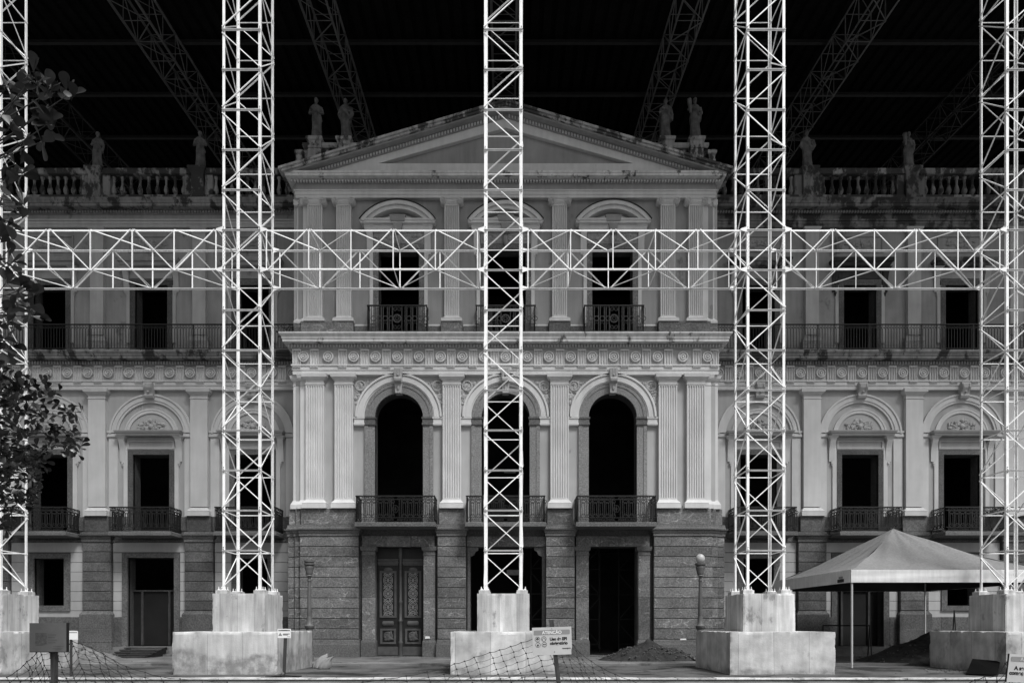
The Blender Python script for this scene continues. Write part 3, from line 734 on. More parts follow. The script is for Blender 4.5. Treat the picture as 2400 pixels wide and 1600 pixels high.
for k, c in enumerate(ARCH):
    m = MB(); 
    for s in (-1, 1): 
        e0, e1 = sorted((c + s * 1.02, c + s * 1.45)); m.box(e0, e1, 29.12, 29.3, 5.66, 9.86)
        e0, e1 = sorted((c + s * 1.30, c + s * 1.45)); m.box(e0, e1, 29.095, 29.12, 5.66, 9.86)
    m.ring(c, 10.22, 1.02, 1.30, 29.12, 29.3); m.ring(c, 10.22, 1.30, 1.45, 29.095, 29.3)
    ws = part(m, 'window_surround', 'granite_light')
    for s in (-1, 1):
        e0, e1 = sorted((c + s * 1.0, c + s * 1.46)); m = MB(); m.loft(e0, e1, 29.08, 29.3, [(9.86, 0), (9.9, .02), (9.97, .02), (9.98, 0), (10.12, .0), (10.14, .03), (10.21, .04)]); build(m, 'impost', 'granite_plain', ws)
        e0, e1 = sorted((c + s * 1.465, c + s * 1.88)); m = MB(); m.loft(e0, e1, 29.07, 29.3, [(9.855, 0), (9.9, .02), (9.97, .02), (9.98, 0), (10.12, .0), (10.14, .03), (10.212, .04)]); build(m, 'impost', 'plaster_light', ws)
    m = MB(); m.ring(c, 10.22, 1.45, 1.50, 29.08, 29.3, n=36); m.ring(c, 10.22, 1.50, 1.68, 29.04, 29.3, n=36); m.ring(c, 10.22, 1.68, 1.75, 29.06, 29.3, n=36); m.ring(c, 10.22, 1.75, 1.83, 29.0, 29.3, n=36)
    build(m, 'archivolt', 'plaster_light', ws, True)
    m = MB(); m.prism([(c - .13, 11.2), (c + .13, 11.2), (c + .16, 11.62), (c - .16, 11.62)], 28.96, 29.3); m.prism([(c - .15, 11.62), (c + .15, 11.62), (c + .175, 12.2), (c - .175, 12.2)], 28.84, 29.3)
    for dx in (-.1, -.035, .035, .1): m.box(c + dx - .018, c + dx + .018, 28.815, 28.84, 11.8, 12.2)
    m.lathe([(.14, -.15), (.14, .15)], 12, (0, 0, 0)) if False else None
    m.prism([(28.84, 11.62), (28.78, 11.66), (28.76, 11.74), (28.80, 11.82), (28.84, 11.84)], c - .14, c + .14, 'x'); m.blob((c, 28.8, 11.9), .05, .06, .05); m.blob((c, 28.95, 11.42), .06, .05, .12)
    build(m, 'keystone', 'plaster', ws)
    for s in (-1, 1):
        m = relief(c + s * 1.63, 29.19, 11.5, .2, .22, 30, 40 + k * 2 + s); m.merge(relief(c + s * 1.78, 29.19, 11.1, .07, .3, 16, 60 + k + s, .035)); m.merge(relief(c + s * 1.25, 29.19, 11.72, .25, .06, 12, 70 + k + s, .035))
        m.tube([(c + s * 1.63 + .2 * math.cos(a * .45), 29.15, 11.56 + .2 * math.sin(a * .45)) for a in range(14)], .035, closed=True)
        part(m, 'spandrel_relief', 'plaster', True)
    balcony(c if k != 1 else .0, 28.2, 29.5, 3.2, 5.64, 6.74, 'noble')
PX = [-8.05, -6.83, -2.27, 2.28, 6.85, 8.04]
for x in PX:
    p_ = inst('pilaster', PIL_N, x, YC, 0); inst('capital', CAP_N, x, YC, 0, p_); inst('pilaster_base', BAS_N, x, YC, 0, p_)
    p_ = inst('pilaster', PIL_U, x, YC, 0); inst('capital', CAP_U, x, YC, 0, p_); inst('pilaster_base', BAS_U, x, YC, 0, p_)
for s in (-1, 1):
    for xa_, xb_, y in ((8.455, 8.70, 29.13), (8.70, 9.02, 29.22)):
        e0, e1 = sorted((s * xa_, s * xb_))
        m = MB(); m.box(e0, e1, y, 31.1, 6.72, 11.57); p_ = part(m, 'pilaster', 'plaster_light')
        m = MB(); m.loft(e0, e1, y, 31.1, [(6.34, .1), (6.52, .1), (6.56, .08), (6.66, .03), (6.72, 0)]); build(m, 'pilaster_base', 'plaster_light', p_)
        m = MB(); m.loft(e0, e1, y, 31.1, [(11.57, .02), (11.6, .02), (11.6, 0), (11.74, 0), (11.78, .06), (11.85, .1), (11.97, .13)]); build(m, 'capital', 'plaster_light', p_)
    for xa_, xb_, y in ((8.36, 8.58, 29.13), (8.58, 8.88, 29.22)):
        e0, e1 = sorted((s * xa_, s * xb_))
        m = MB(); m.box(e0, e1, y, 31.1, 14.42, 19.16); p_ = part(m, 'pilaster', 'plaster_upper_light')
        m = MB(); m.loft(e0, e1, y, 31.1, [(14.2, .1), (14.3, .1), (14.36, .05), (14.42, 0)]); build(m, 'pilaster_base', 'plaster_upper_light', p_)
        m = MB(); m.loft(e0, e1, y, 31.1, [(19.16, .0), (19.2, .03), (19.3, .06), (19.32, .1), (19.42, .11)]); m.lathe([(.09, -.12), (.11, -.1), (.11, .1)], 12, (s * xb_, y, 19.26), 'y'); build(m, 'capital', 'plaster_upper_light', p_)
# ---- entablature between noble and upper storey
def dentils(x0, x1, y, z0, z1, pitch, wd, dep):
    m = MB(); n = int((x1 - x0) / pitch)
    for i in range(n + 1):
        x = x0 + (x1 - x0) * i / n; m.box(x - wd / 2, x + wd / 2, y, y + dep, z0, z1)
    return m
m = MB(); m.loft(-8.98, 8.98, 29.0, 31.2, [(11.98, 0), (12.16, 0), (12.16, .025), (12.335, .025), (12.335, .06), (12.395, .06), (12.395, 0)]); part(m, 'architrave', 'plaster_light')
m = MB(); m.loft(-8.96, 8.96, 29.02, 31.2, [(12.4, 0), (13.04, 0)]); part(m, 'frieze', 'plaster')
m = MB(); m.loft(-8.98, 8.98, 29.0, 31.2, [(13.045, 0), (13.06, .03), (13.08, .05), (13.235, .05)]); part(m, 'bed_moulding', 'plaster')
part(dentils(-9.1, 9.1, 28.86, 13.09, 13.225, .125, .07, .1), 'dentil_row', 'plaster', kind='stuff')
m = MB(); m.loft(-8.98, 8.98, 29.0, 31.2, [(13.236, .30), (13.25, .33), (13.36, .33), (13.37, .36), (13.40, .36), (13.44, .36), (13.52, .43), (13.545, .45), (13.60, .45), (13.64, .2)]); part(m, 'cornice', 'ledge')
mx = [0, .912, 1.825, 2.735, 3.645, 4.56, 5.475, 6.40, 7.47, 8.51]; tx = [.456, 1.37, 2.29, 3.21, 4.11, 5.02, 5.93, 6.865, 8.06, 8.8]
for x in mx:
    for s in ((1,) if x == 0 else (-1, 1)): inst('medallion', MED, s * x, 29.0, 12.72)
for x in tx:
    for s in (-1, 1): inst('triglyph', TRI, s * x, 28.95, 0)
# ---- upper storey of the centre block
UWIN = [-4.53, 0.0, 4.53]
part(wall(-8.8, 8.8, 13.5, 19.45, 29.2, [(c - .86, c + .86, 13.75, 17.35, False) for c in UWIN], .6), 'wall', 'plaster_upper')
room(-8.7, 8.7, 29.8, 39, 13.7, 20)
for x0, x1 in ((-8.62, -6.42), (6.44, 8.62), (-2.72, -1.82), (1.83, 2.73)):
    m = MB(); m.block(x0, x1, 28.92, 29.3, 13.6, 14.2, .014); part(m, 'pedestal', 'granite')
for s in (-1, 1):
    e0, e1 = sorted((s * 8.64, s * 8.98)); m = MB(); m.block(e0, e1, 29.1, 31, 13.6, 14.2); part(m, 'pedestal', 'granite')
for x0, x1 in ((-6.4, -5.42), (-3.64, -2.74), (-1.8, -.9), (.9, 1.81), (2.75, 3.64), (5.42, 6.42)):
    m = MB(); m.block(x0, x1, 29.12, 29.3, 13.6, 14.08, .01); part(m, 'skirting_stone', 'granite_plain')
    m = MB(); m.loft(x0, x1, 29.15, 29.3, [(14.08, 0), (14.13, 0), (14.17, -.03)]); part(m, 'skirting', 'plaster_upper_light')
CON_U = console(1.0, .26, .16, .05).mesh('console', 'plaster_upper_light')
for k, c in enumerate(UWIN):
    m = MB()
    for s in (-1, 1):
        e0, e1 = sorted((c + s * .86, c + s * 1.08)); m.box(e0, e1, 29.14, 29.3, 13.7, 17.35)
    m.box(c - 1.08, c + 1.08, 29.14, 29.3, 17.35, 17.58)
    ws = part(m, 'window_surround', 'granite')
    m = MB()
    for s in (-1, 1):
        e0, e1 = sorted((c + s * 1.085, c + s * 1.23)); m = MB(); m.box(e0, e1, 29.12, 29.3, 14.18, 17.25); build(m, 'window_trim', 'plaster_upper_light', ws)
    m = MB(); m.box(c - 1.06, c + 1.06, 29.13, 29.3, 17.585, 18.05); m.merge(relief(c, 29.12, 17.82, .95, .13, 70, 90 + k, .035)); m.blob((c, 29.08, 17.7), .12, .12, .25); build(m, 'carved_panel', 'plaster_upper', ws, True)
    for s in (-1, 1): inst('console', CON_U, c + s * 1.22, 29.2, 18.14, ws)
    m = MB(); m.loft(c - 1.4, c + 1.4, 29.02, 29.3, [(18.06, -.0), (18.10, .02), (18.22, .05), (18.3, .05), (18.3, .16), (18.39, .17), (18.40, .2), (18.47, .21)]); build(m, 'hood', 'plaster_upper_light', ws)
    m = MB(); Rr = 1.95; cz = 18.46 - (Rr - .76)
    an = math.degrees(math.asin(1.56 / Rr))
    m.ring(c, cz, Rr - .16, Rr, 28.80, 29.3, 90 - an, 90 + an, 30); m.ring(c, cz, Rr - .32, Rr - .16, 28.88, 29.3, 90 - an * .9, 90 + an * .9, 30)
    m.ring(c, cz, 1.36, 1.5, 29.12, 29.3, 90 - 33, 90 + 33, 24); m.ring(c, cz, 1.2, 1.36, 29.16, 29.3, 90 - 22, 90 + 22, 20)
    build(m, 'arched_hood', 'plaster_upper_light', ws, True)
    m = MB(); m.ring(c, cz, Rr + .003, Rr + .035, 28.76, 29.3, 90 - an - 1, 90 + an + 1, 30); build(m, 'hood_flashing', 'iron', ws)
    m = MB(); m.prism([(c - .12, 17.95), (c + .12, 17.95), (c + .22, 18.34), (c - .22, 18.34)], 28.88, 29.2); m.loft(c - .28, c + .28, 28.82, 29.2, [(18.35, 0), (18.38, .02), (18.52, .04), (18.56, .06), (18.59, .06)]); build(m, 'keystone', 'plaster_upper', ws)
    balcony(c, 28.72, 29.27, 2.46, 13.66, 14.78, 'upper', .12)
# ---- top entablature and pediment
m = MB(); m.loft(-8.86, 8.86, 29.0, 31.3, [(19.43, 0), (19.56, 0), (19.56, .02), (19.69, .02), (19.69, .05), (19.74, .07), (19.745, 0)]); part(m, 'architrave', 'plaster_upper_light')
m = MB(); m.loft(-8.84, 8.84, 29.02, 31.3, [(19.75, 0), (20.03, 0), (20.05, .05), (20.14, .06)]); part(m, 'frieze', 'plaster_upper')
part(dentils(-8.98, 8.98, 28.86, 20.03, 20.125, .125, .07, .1), 'dentil_row', 'plaster_upper_light', kind='stuff')
m = MB(); m.loft(-8.86, 8.86, 29.0, 31.3, [(20.145, .3), (20.16, .34), (20.24, .34), (20.25, .37), (20.32, .40), (20.34, .3)]); part(m, 'cornice', 'ledge')
SL = .297; AP = 23.2
def rake(off0, off1, y0, y1, xe0, xe1):
    m = MB()
    for s in (-1, 1):
        pts = [(0, AP + off0), (s * xe0, AP + off0 - SL * xe0), (s * xe1, AP + off1 - SL * xe1), (0, AP + off1)]
        m.prism(pts, y0, y1)
    return m
part(rake(0, -.10, 28.46, 30, 9.42, 9.42), 'raking_cornice', 'plaster_dirty'); part(rake(-.10, -.2, 28.52, 30, 9.3, 9.3), 'raking_cornice', 'plaster_dirty')
part(rake(-.2, -.27, 28.6, 30, 9.2, 9.0), 'raking_cornice', 'plaster_upper'); part(rake(-.27, -.44, 28.93, 30, 8.9, 8.5), 'raking_cornice', 'plaster_upper')
m = MB()
for s in (-1, 1):
    for i in range(1, 66):
        x = i * .125; z = AP - .30 - SL * x; m.prism([(s * x, z), (s * (x + .07), z - SL * .07), (s * (x + .07), z - .10 - SL * .07), (s * x, z - .10)], 28.86, 28.94)
part(m, 'dentil_row', 'plaster_upper_light', kind='stuff')
m = MB(); ra = 22.36; rs = .279; rx = (ra - 20.86) / rs
for s in (-1, 1):
    m.prism([(0, AP - .44), (s * 8.2, AP - .44 - SL * 8.2), (s * rx, 20.86), (0, ra)], 28.98, 29.6)
    m.prism([(s * rx, 20.86), (s * 8.2, AP - .44 - SL * 8.2), (s * 8.2, 20.3), (s * rx, 20.3)], 28.98, 29.6)
m.box(-rx, rx, 28.98, 29.6, 20.3, 20.86); part(m, 'pediment_frame', 'plaster_upper_light')
m = MB(); m.prism([(-rx - .1, 20.8), (rx + .1, 20.8), (0, ra + .06)], 29.16, 29.5); part(m, 'tympanum', 'plaster_upper')
m = MB(); m.prism([(-8.5, 20.34), (8.5, 20.34), (0, AP - .08)], 29.61, 36); part(m, 'gable_roof', 'roof_sheet')
m = MB(); m.box(-24, 24, 31.4, 42, 20.0, 20.2); part(m, 'light_stop_slab', 'interior')  # unseen slab added to keep daylight out of the rooms below
m = MB(); m.box(-9.0, -8.9, 29.25, 31.2, 0, 20.2); m.box(8.9, 9.0, 29.25, 31.2, 0, 20.2); part(m, 'wall', 'plaster')
# attic parapet behind the pediment with statue pedestals
BAL = MB(); BAL.lathe([(.09, 0), (.09, .06), (.06, .09), (.05, .14), (.10, .22), (.115, .32), (.09, .44), (.055, .56), (.05, .68), (.06, .76), (.05, .79), (.085, .84), (.09, .92)], 10)
BALM = BAL.mesh('baluster', 'plaster_dirty', True); BALM_W = BAL.mesh('baluster', 'wing_dirty', True); BALM_S = BAL.mesh('baluster', 'wing_soot', True)
for s in (-1, 1):
    for x, h_, wd in ((8.28, 22.55, .28), (7.0, 22.55, .27), (8.93, 21.95, .12)):
        m = MB(); m.loft(s * x - wd, s * x + wd, 29.75, 30.4, [(20.3, 0), (h_ - .5, 0), (h_ - .5, .03), (h_ - .4, .03), (h_ - .4, 0), (h_ - .2, .02), (h_ - .15, .07), (h_ - .05, .08), (h_, .05)], 1); part(m, 'parapet_pedestal', 'plaster_dirty')
    for x0, x1 in ((6.0, 6.68), (7.32, 7.94), (8.62, 8.78)):
        e0, e1 = sorted((s * x0, s * x1))
        m = MB(); m.box(e0, e1, 29.85, 30.3, 20.3, 21.2); m.loft(e0, e1, 29.85, 30.3, [(22.12, 0), (22.2, .04), (22.32, .04)]); part(m, 'parapet', 'plaster_dirty')
        for q in (.25, .75): inst('baluster', BALM, e0 + (e1 - e0) * q, 30.05, 21.2)
# ---- wings
WP = [13.74, 18.32, 22.9]; WWIN = [11.38, 15.95, 20.53]
CON_W = console(.95, .25, .16, .06).mesh('console', 'wing_light'); CON_W3 = console(.9, .24, .14, .05).mesh('console', 'wing_upper_light')
wc = [2.07, 2.50, 2.93, 3.38, 3.81, 4.24, 4.68]
CON_S = console(.9, .24, .14, .05).mesh('console', 'soot'); RL = 2.29
def longrail(L_, hr):
    m = MB(); n = int(round(L_ / .1245))
    m.tube([(0, 0, .06), (L_, 0, .06)], .012); m.tube([(0, 0, hr - .12), (L_, 0, hr - .12)], .010)
    for i in range(n):
        x = (i + .5) * L_ / n; p = L_ / n
        m.tube([(x, 0, .06), (x, 0, hr - .2)], .015)
        m.tube([(x, 0, hr - .2), (x + p * .5, 0, hr - .12)], .012); m.tube([(x, 0, hr - .2), (x - p * .5, 0, hr - .12)], .012)
        m.tube([(x - .03, 0, hr - .07), (x, 0, hr - .035), (x + .03, 0, hr - .07), (x, 0, hr - .105)], .008, closed=True)
    return m
LRM = longrail(RL, 1.1).mesh('railing', 'iron')
for s in (-1, 1):
    def ex(a, b): return tuple(sorted((s * a, s * b)))
    # ground storey
    holes = []
    for c, dr in zip(WWIN, (0, 1, 0)):
        e0, e1 = ex(c - (1.045 if dr else .68), c + (1.045 if dr else .68)); holes.append((e0, e1, .47 if dr else 2.3, 4.45 if dr else 4.42, False))
    e0, e1 = ex(9.0, 24.5)
    part(wall(e0, e1, -.05, 5.7, 31.0, holes, .6), 'wall', 'joint'); room(e0, e1, 31.6, 39, .2, 5.4)
    for i, (c, dr) in enumerate(zip(WWIN, (0, 1, 0))):
        fw, ft, fb, ow = (1.295, 4.66, .3, 1.045) if dr else (.94, 4.65, 2.05, .68)
        ot, ob = (4.45, .47) if dr else (4.42, 2.3)
        m = MB()
        for q_ in (-1, 1):
            a, b = sorted((s * c + q_ * ow, s * c + q_ * fw)); m.box(a, b, 30.9, 31.1, fb, ft)
        m.box(s * c - ow, s * c + ow, 30.9, 31.1, ot, ft)
        if not dr: m.box(s * c - ow, s * c + ow, 30.9, 31.1, fb, ob)
        sur = part(m, 'door_surround' if dr else 'window_surround', 'wing_granite')
        if dr:
            m = MB()
            for dx in (-.62, .62): m.box(s * c + dx - .05, s * c + dx + .05, 31.35, 31.42, .5, 2.95)
            m.box(s * c - 1.04, s * c + 1.04, 31.35, 31.42, 2.95, 3.02); build(m, 'door_frame', 'wood', sur)
            m = MB(); m.box(s * c - 1.04, s * c + 1.04, 31.43, 31.47, .5, 2.95); build(m, 'boarding', 'boarding', sur)
            m = MB(); m.loft(s * c - 1.5, s * c + 1.5, 30.2, 31.0, [(0, .3), (.16, .3), (.16, 0), (.32, 0), (.32, -.12), (.46, -.12)]); part(m, 'door_step', 'pavement')
        l, r = (9.3, WP[0] - .66) if i == 0 else ((WP[i - 1] + .66, WP[i] - .66))
        for a, b in ((l, c - fw), (c + fw, r)):
            for z0, z1 in zip(wc[:-1], wc[1:]):
                e0, e1 = ex(a + .004, b - .004); m = MB(); m.block(e0, e1, 30.95, 31.0, z0 + .008, z1 - .008, .008); part(m, 'wall_course', 'wing_plaster')
            e0, e1 = ex(a, b); m = MB(); m.box(e0, e1, 30.96, 31.0, 1.79, 2.065); part(m, 'wall_course', 'wing_plaster')
            m = MB(); m.block(e0, e1, 30.9, 31.0, .02, 1.785, .015); part(m, 'plinth', 'wing_granite')
        if not dr:
            e0, e1 = ex(c - fw, c + fw); m = MB(); m.box(e0, e1, 30.962, 31.0, 1.792, 2.048); part(m, 'wall_course', 'wing_plaster'); m = MB(); m.block(e0 + .005, e1 - .005, 30.902, 31.0, .02, 1.785, .015); part(m, 'plinth', 'wing_granite')
        e0, e1 = ex(l, r); m = MB(); m.box(e0, e1, 30.953, 31.0, 4.70, 5.13); part(m, 'wall_course', 'wing_plaster')
        m = MB(); m.loft(e0, e1, 30.97, 31.0, [(5.13, 0), (5.15, .05), (5.25, .05), (5.28, 0), (5.66, 0)]); part(m, 'moulding', 'wing_granite')
    for x in WP:
        cx = s * x
        m = MB(); m.box(cx - .6, cx + .6, 30.84, 31.0, 0, 5.5); part(m, 'pier_core', 'joint')
        blocks_col(cx - .63, cx + .63, 30.79, 31.0, [2.08, 2.50, 2.93, 3.38, 3.81, 4.24, 4.70, 5.12], 'wing_granite')
        m = MB(); m.loft(cx - .63, cx + .63, 30.79, 31.0, [(-.02, .09), (.66, .09), (.67, .10), (1.22, .10), (1.23, .09), (1.90, .09), (1.95, .06), (2.0, .02), (2.07, .0)]); part(m, 'plinth', 'wing_granite')
        m = MB(); m.loft(cx - .63, cx + .63, 30.79, 31.1, [(5.125, 0), (5.14, .03), (5.28, .03), (5.30, .06), (5.38, .07), (5.41, .12), (5.46, .13), (5.465, .05), (5.6, .0)]); part(m, 'moulding', 'wing_granite')
        m = MB(); m.block(cx - .54, cx + .54, 30.78, 31.1, 5.6, 6.3, .014); part(m, 'pedestal', 'wing_granite')
        p_ = inst('pilaster', PIL_WN, cx, YW, 0); inst('capital', CAP_W, cx, YW, -.02, p_); inst('pilaster_base', BAS_W, cx, YW, -.04, p_)
        p_ = inst('pilaster', PIL_WU, cx, YW, 0); inst('capital', CAP_WU, cx, YW, 0, p_)
        m = MB(); m.block(cx - .45, cx + .45, 30.72, 31.1, 13.62, 14.14); part(m, 'pedestal', 'granite_light')
        m = MB(); m.loft(cx - .38, cx + .38, 30.76, 31.1, [(14.141, .02), (14.32, .02), (14.4, -.06)]); part(m, 'pilaster_base', 'wing_upper_light')
    # noble storey
    e0, e1 = ex(9.0, 24.5)
    part(wall(e0, e1, 5.65, 12.0, 31.0, [(s * c - .82, s * c + .82, 5.66, 9.08, False) for c in WWIN], .6), 'wall', 'wing_plaster'); room(e0, e1, 31.6, 39, 5.6, 13.3)
    m = MB()
    for i, c in enumerate(WWIN):
        l, r = (9.1, WP[0] - .56) if i == 0 else (WP[i - 1] + .56, WP[i] - .56)
        for a, b in ((l, c - 1.05), (c + 1.05, r)):
            q0, q1 = ex(a, b); m = MB(); m.box(q0, q1, 30.93, 31.0, 5.665, 6.28); part(m, 'skirting', 'wing_granite')
    for i, c in enumerate(WWIN):
        cx = s * c
        m = MB()
        for q_ in (-1, 1):
            a, b = sorted((cx + q_ * .82, cx + q_ * 1.05)); m.box(a, b, 30.93, 31.1, 5.66, 9.08)
        m.box(cx - 1.05, cx + 1.05, 30.93, 31.1, 9.08, 9.26)
        ws = part(m, 'window_surround', 'wing_granite')
        m = MB()
        for q_ in (-1, 1):
            a, b = sorted((cx + q_ * 1.055, cx + q_ * 1.24)); m = MB(); m.box(a, b, 30.94, 31.1, 6.3, 9.6); build(m, 'window_trim', 'wing_light', ws)
            a, b = sorted((cx + q_ * 1.5, cx + q_ * 1.9)); m = MB(); m.box(a, b, 30.94, 31.1, 6.3, 9.84); build(m, 'window_trim', 'wing_light', ws)
        m = MB(); m.box(cx - 1.1, cx + 1.1, 30.95, 31.1, 9.27, 9.86); m.box(cx - 1.05, cx + 1.05, 30.90, 30.95, 9.32, 9.38); m.box(cx - 1.05, cx + 1.05, 30.90, 30.95, 9.64, 9.70); m.box(cx - 1.05, cx - .97, 30.90, 30.95, 9.38, 9.64); m.box(cx + .97, cx + 1.05, 30.90, 30.95, 9.38, 9.64); build(m, 'panel', 'wing_plaster', ws)
        for q_ in (-1, 1):
            inst('console', CON_W, cx + q_ * 1.27, 30.98, 9.72, ws)
            a, b = sorted((cx + q_ * 1.46, cx + q_ * 1.93)); m = MB(); m.loft(a, b, 30.9, 31.1, [(9.85, 0), (9.88, .02), (9.95, .02), (9.96, 0), (10.04, .0), (10.06, .03), (10.13, .03)]); build(m, 'impost', 'wing_light', ws)
        m = MB(); m.loft(cx - 1.38, cx + 1.38, 30.68, 31.1, [(9.875, 0), (9.89, .02), (9.98, .04), (9.99, .08), (10.07, .12), (10.09, .12)]); build(m, 'hood', 'wing_plaster', ws)
        m = MB(); cz = 9.93
        for r0, r1, y in ((1.78, 1.86, 30.86), (1.58, 1.78, 30.90), (1.48, 1.58, 30.93), (1.15, 1.22, 30.93), (1.02, 1.15, 30.95)): m.ring(cx, cz, r0, r1, y, 31.1, 3, 177, 36)
        build(m, 'archivolt', 'wing_light', ws, True)
        m = MB(); m.ring(cx, cz, .01, .80, 30.985, 31.1, 8, 172, 24); m.merge(relief(cx, 30.97, 10.32, .58, .16, 50, 200 + i + s, .075)); m.merge(relief(cx, 30.97, 10.52, .3, .1, 22, 220 + i + s, .08)); m.blob((cx, 30.95, 10.35), .12, .1, .12, 10, 6); m.blob((cx, 30.93, 10.6), .08, .08, .1)
        build(m, 'lunette_relief', 'wing_plaster', ws, True)
        m = MB(); m.prism([(31.0, 12.25), (30.66, 12.25), (30.6, 12.15), (30.6, 12.0), (30.68, 11.85), (30.72, 11.75), (30.7, 11.66), (30.74, 11.58), (30.82, 11.55), (31.0, 11.55)], cx - .19, cx + .19, 'x')
        m.blob((cx, 30.66, 11.82), .05, .05, .05)
        for dx in (-.13, .13): m.prism([(30.66, 12.22), (30.575, 12.14), (30.575, 12.0), (30.66, 11.86)], cx + dx - .03, cx + dx + .03, 'x')
        build(m, 'keystone', 'wing_plaster', ws)
        balcony(cx + (.04 if s < 0 else -.04), 29.95, 30.95, 2.62, 5.5, 6.58, 'wing')
    # entablature
    m = MB(); m.box(e0, e1, 30.82, 31.6, 11.96, 12.14); m.box(e0, e1, 30.795, 31.6, 12.14, 12.315); m.box(e0, e1, 30.76, 31.6, 12.315, 12.375); part(m, 'architrave', 'wing_light')
    m = MB(); m.box(e0, e1, 30.84, 31.6, 12.376, 13.02); part(m, 'frieze', 'wing_plaster')
    m = MB(); m.box(e0, e1, 30.78, 31.6, 13.021, 13.215); part(m, 'bed_moulding', 'wing_upper')
    a, b = ex(9.1, 24); part(dentils(a, b, 30.68, 13.06, 13.19, .125, .07, .1), 'dentil_row', 'wing_upper', kind='stuff')
    m = MB(); m.loft(e0, e1, 30.5, 31.6, [(13.216, 0), (13.25, .04), (13.34, .04), (13.36, .08), (13.40, .08), (13.48, .14), (13.54, .15), (13.58, .14), (13.62, 0)]); part(m, 'cornice', 'wing_dirty')
    k = -7
    while k < 9:
        x = 15.95 + k * .916
        if 9.3 < x < 24: inst('medallion', MED_W, s * x, 30.82, 12.70)
        if 9.3 < x + .458 < 24: inst('triglyph', TRI_W, s * (x + .458), 30.77, -.02)
        k += 1
    # upper storey
    part(wall(e0, e1, 13.5, 19.3, 31.0, [(s * c - .73, s * c + .73, 13.65, 16.7, False) for c in WWIN], .6), 'wall', 'wing_upper'); room(e0, e1, 31.6, 39, 13.6, 20)
    for i, c in enumerate(WWIN):
        cx = s * c; m = MB()
        for q_ in (-1, 1):
            a, b = sorted((cx + q_ * .73, cx + q_ * .96)); m.box(a, b, 30.93, 31.1, 13.65, 16.7)
        m.box(cx - .96, cx + .96, 30.93, 31.1, 16.7, 16.93)
        ws = part(m, 'window_surround', 'wing_granite')
        m = MB()
        for q_ in (-1, 1):
            a, b = sorted((cx + q_ * .965, cx + q_ * 1.11)); m = MB(); m.box(a, b, 30.94, 31.1, 14.1, 16.7); build(m, 'window_trim', 'wing_upper_light', ws)
        for q_ in (-1, 1): inst('console', CON_S if (s > 0 and i == 1) else CON_W3, cx + q_ * 1.12, 30.98, 17.3, ws)
        m = MB(); m.loft(cx - 1.22, cx + 1.22, 30.7, 31.1, [(17.46, 0), (17.5, .03), (17.6, .06), (17.62, .13), (17.72, .17), (17.76, .17)]); build(m, 'hood', ('soot' if i == 1 else 'wing_soot') if s > 0 else 'wing_upper', ws)
        m = MB(); m.box(cx - .95, cx + .95, 30.95, 31.1, 17.0, 17.4); build(m, 'panel', 'soot' if (s > 0 and i == 1) else 'wing_upper', ws)
        m = MB(); m.box(cx - 1.07, cx + 1.07, 30.95, 31.1, 18.2, 18.27); m.box(cx - 1.07, cx + 1.07, 30.95, 31.1, 18.88, 18.95); m.box(cx - 1.07, cx - 1.0, 30.95, 31.1, 18.27, 18.88); m.box(cx + 1.0, cx + 1.07, 30.95, 31.1, 18.27, 18.88)
        m.merge(relief(cx, 30.98, 18.58, .62, .13, 40, 300 + i + s, .035)); build(m, 'carved_panel', 'wing_upper', ws, True)
    x = 9.25
    while x < 23.5:
        link('railing', LRM, PAL, T(s * x if s > 0 else -x - RL, 30.46, 13.62), 'stuff')
        m = MB(); m.box(s * x - .02, s * x + .02, 30.44, 30.48, 13.6, 14.72); part(m, 'railing_post', 'iron')
        x += RL
    a, b = ex(9.2, 24); m = MB(); m.box(a, b, 30.43, 30.49, 14.70, 14.745); part(m, 'handrail', 'iron')
    # top entablature and balustrade
    m = MB(); m.box(e0, e1, 30.8, 31.6, 19.225, 19.36); m.box(e0, e1, 30.78, 31.6, 19.36, 19.49); m.box(e0, e1, 30.74, 31.6, 19.49, 19.56); part(m, 'architrave', 'wing_upper_light' if s < 0 else 'wing_soot')
    m = MB(); m.box(e0, e1, 30.83, 31.6, 19.561, 19.80); m.box(e0, e1, 30.76, 31.6, 19.80, 19.93); part(m, 'frieze', 'wing_upper' if s < 0 else 'wing_soot')
    a, b = ex(9.1, 24); part(dentils(a, b, 30.67, 19.82, 19.91, .125, .07, .1), 'dentil_row', 'wing_upper', kind='stuff')
    m = MB(); m.loft(e0, e1, 30.45, 31.6, [(19.931, 0), (19.95, .04), (20.06, .04), (20.08, .08), (20.14, .08), (20.22, .14), (20.27, .15), (20.3, .0)]); part(m, 'cornice', 'wing_dirty' if s < 0 else 'wing_soot')
    m = MB(); m.box(e0, e1, 30.45, 30.95, 20.3, 20.46); part(m, 'parapet_base', 'wing_black')
    m = MB(); m.loft(e0, e1, 30.5, 30.9, [(21.4, -.02), (21.43, .03), (21.5, .05), (21.56, .08), (21.62, .08), (21.65, .02)]); part(m, 'parapet_rail', 'wing_black')
    px = [13.64, 18.2, 22.8] if s < 0 else [13.46, 18.0, 22.6]
    for x in px:
        m = MB(); m.loft(s * x - .27, s * x + .27, 30.42, 30.98, [(20.31, .03), (20.5, .03), (20.52, 0), (21.35, 0), (21.45, .04), (21.58, .13), (21.67, .13), (21.70, .08)], 1); part(m, 'parapet_pedestal', 'wing_black' if s < 0 else 'wing_soot')
        for q_ in (-1, 1):
            m = MB(); a, b = sorted((s * x + q_ * .30, s * x + q_ * .62)); m.box(a, b, 30.55, 30.88, 20.46, 21.4); part(m, 'parapet_pier', 'wing_dirty' if s < 0 else 'wing_soot')
    lim = [9.2] + px
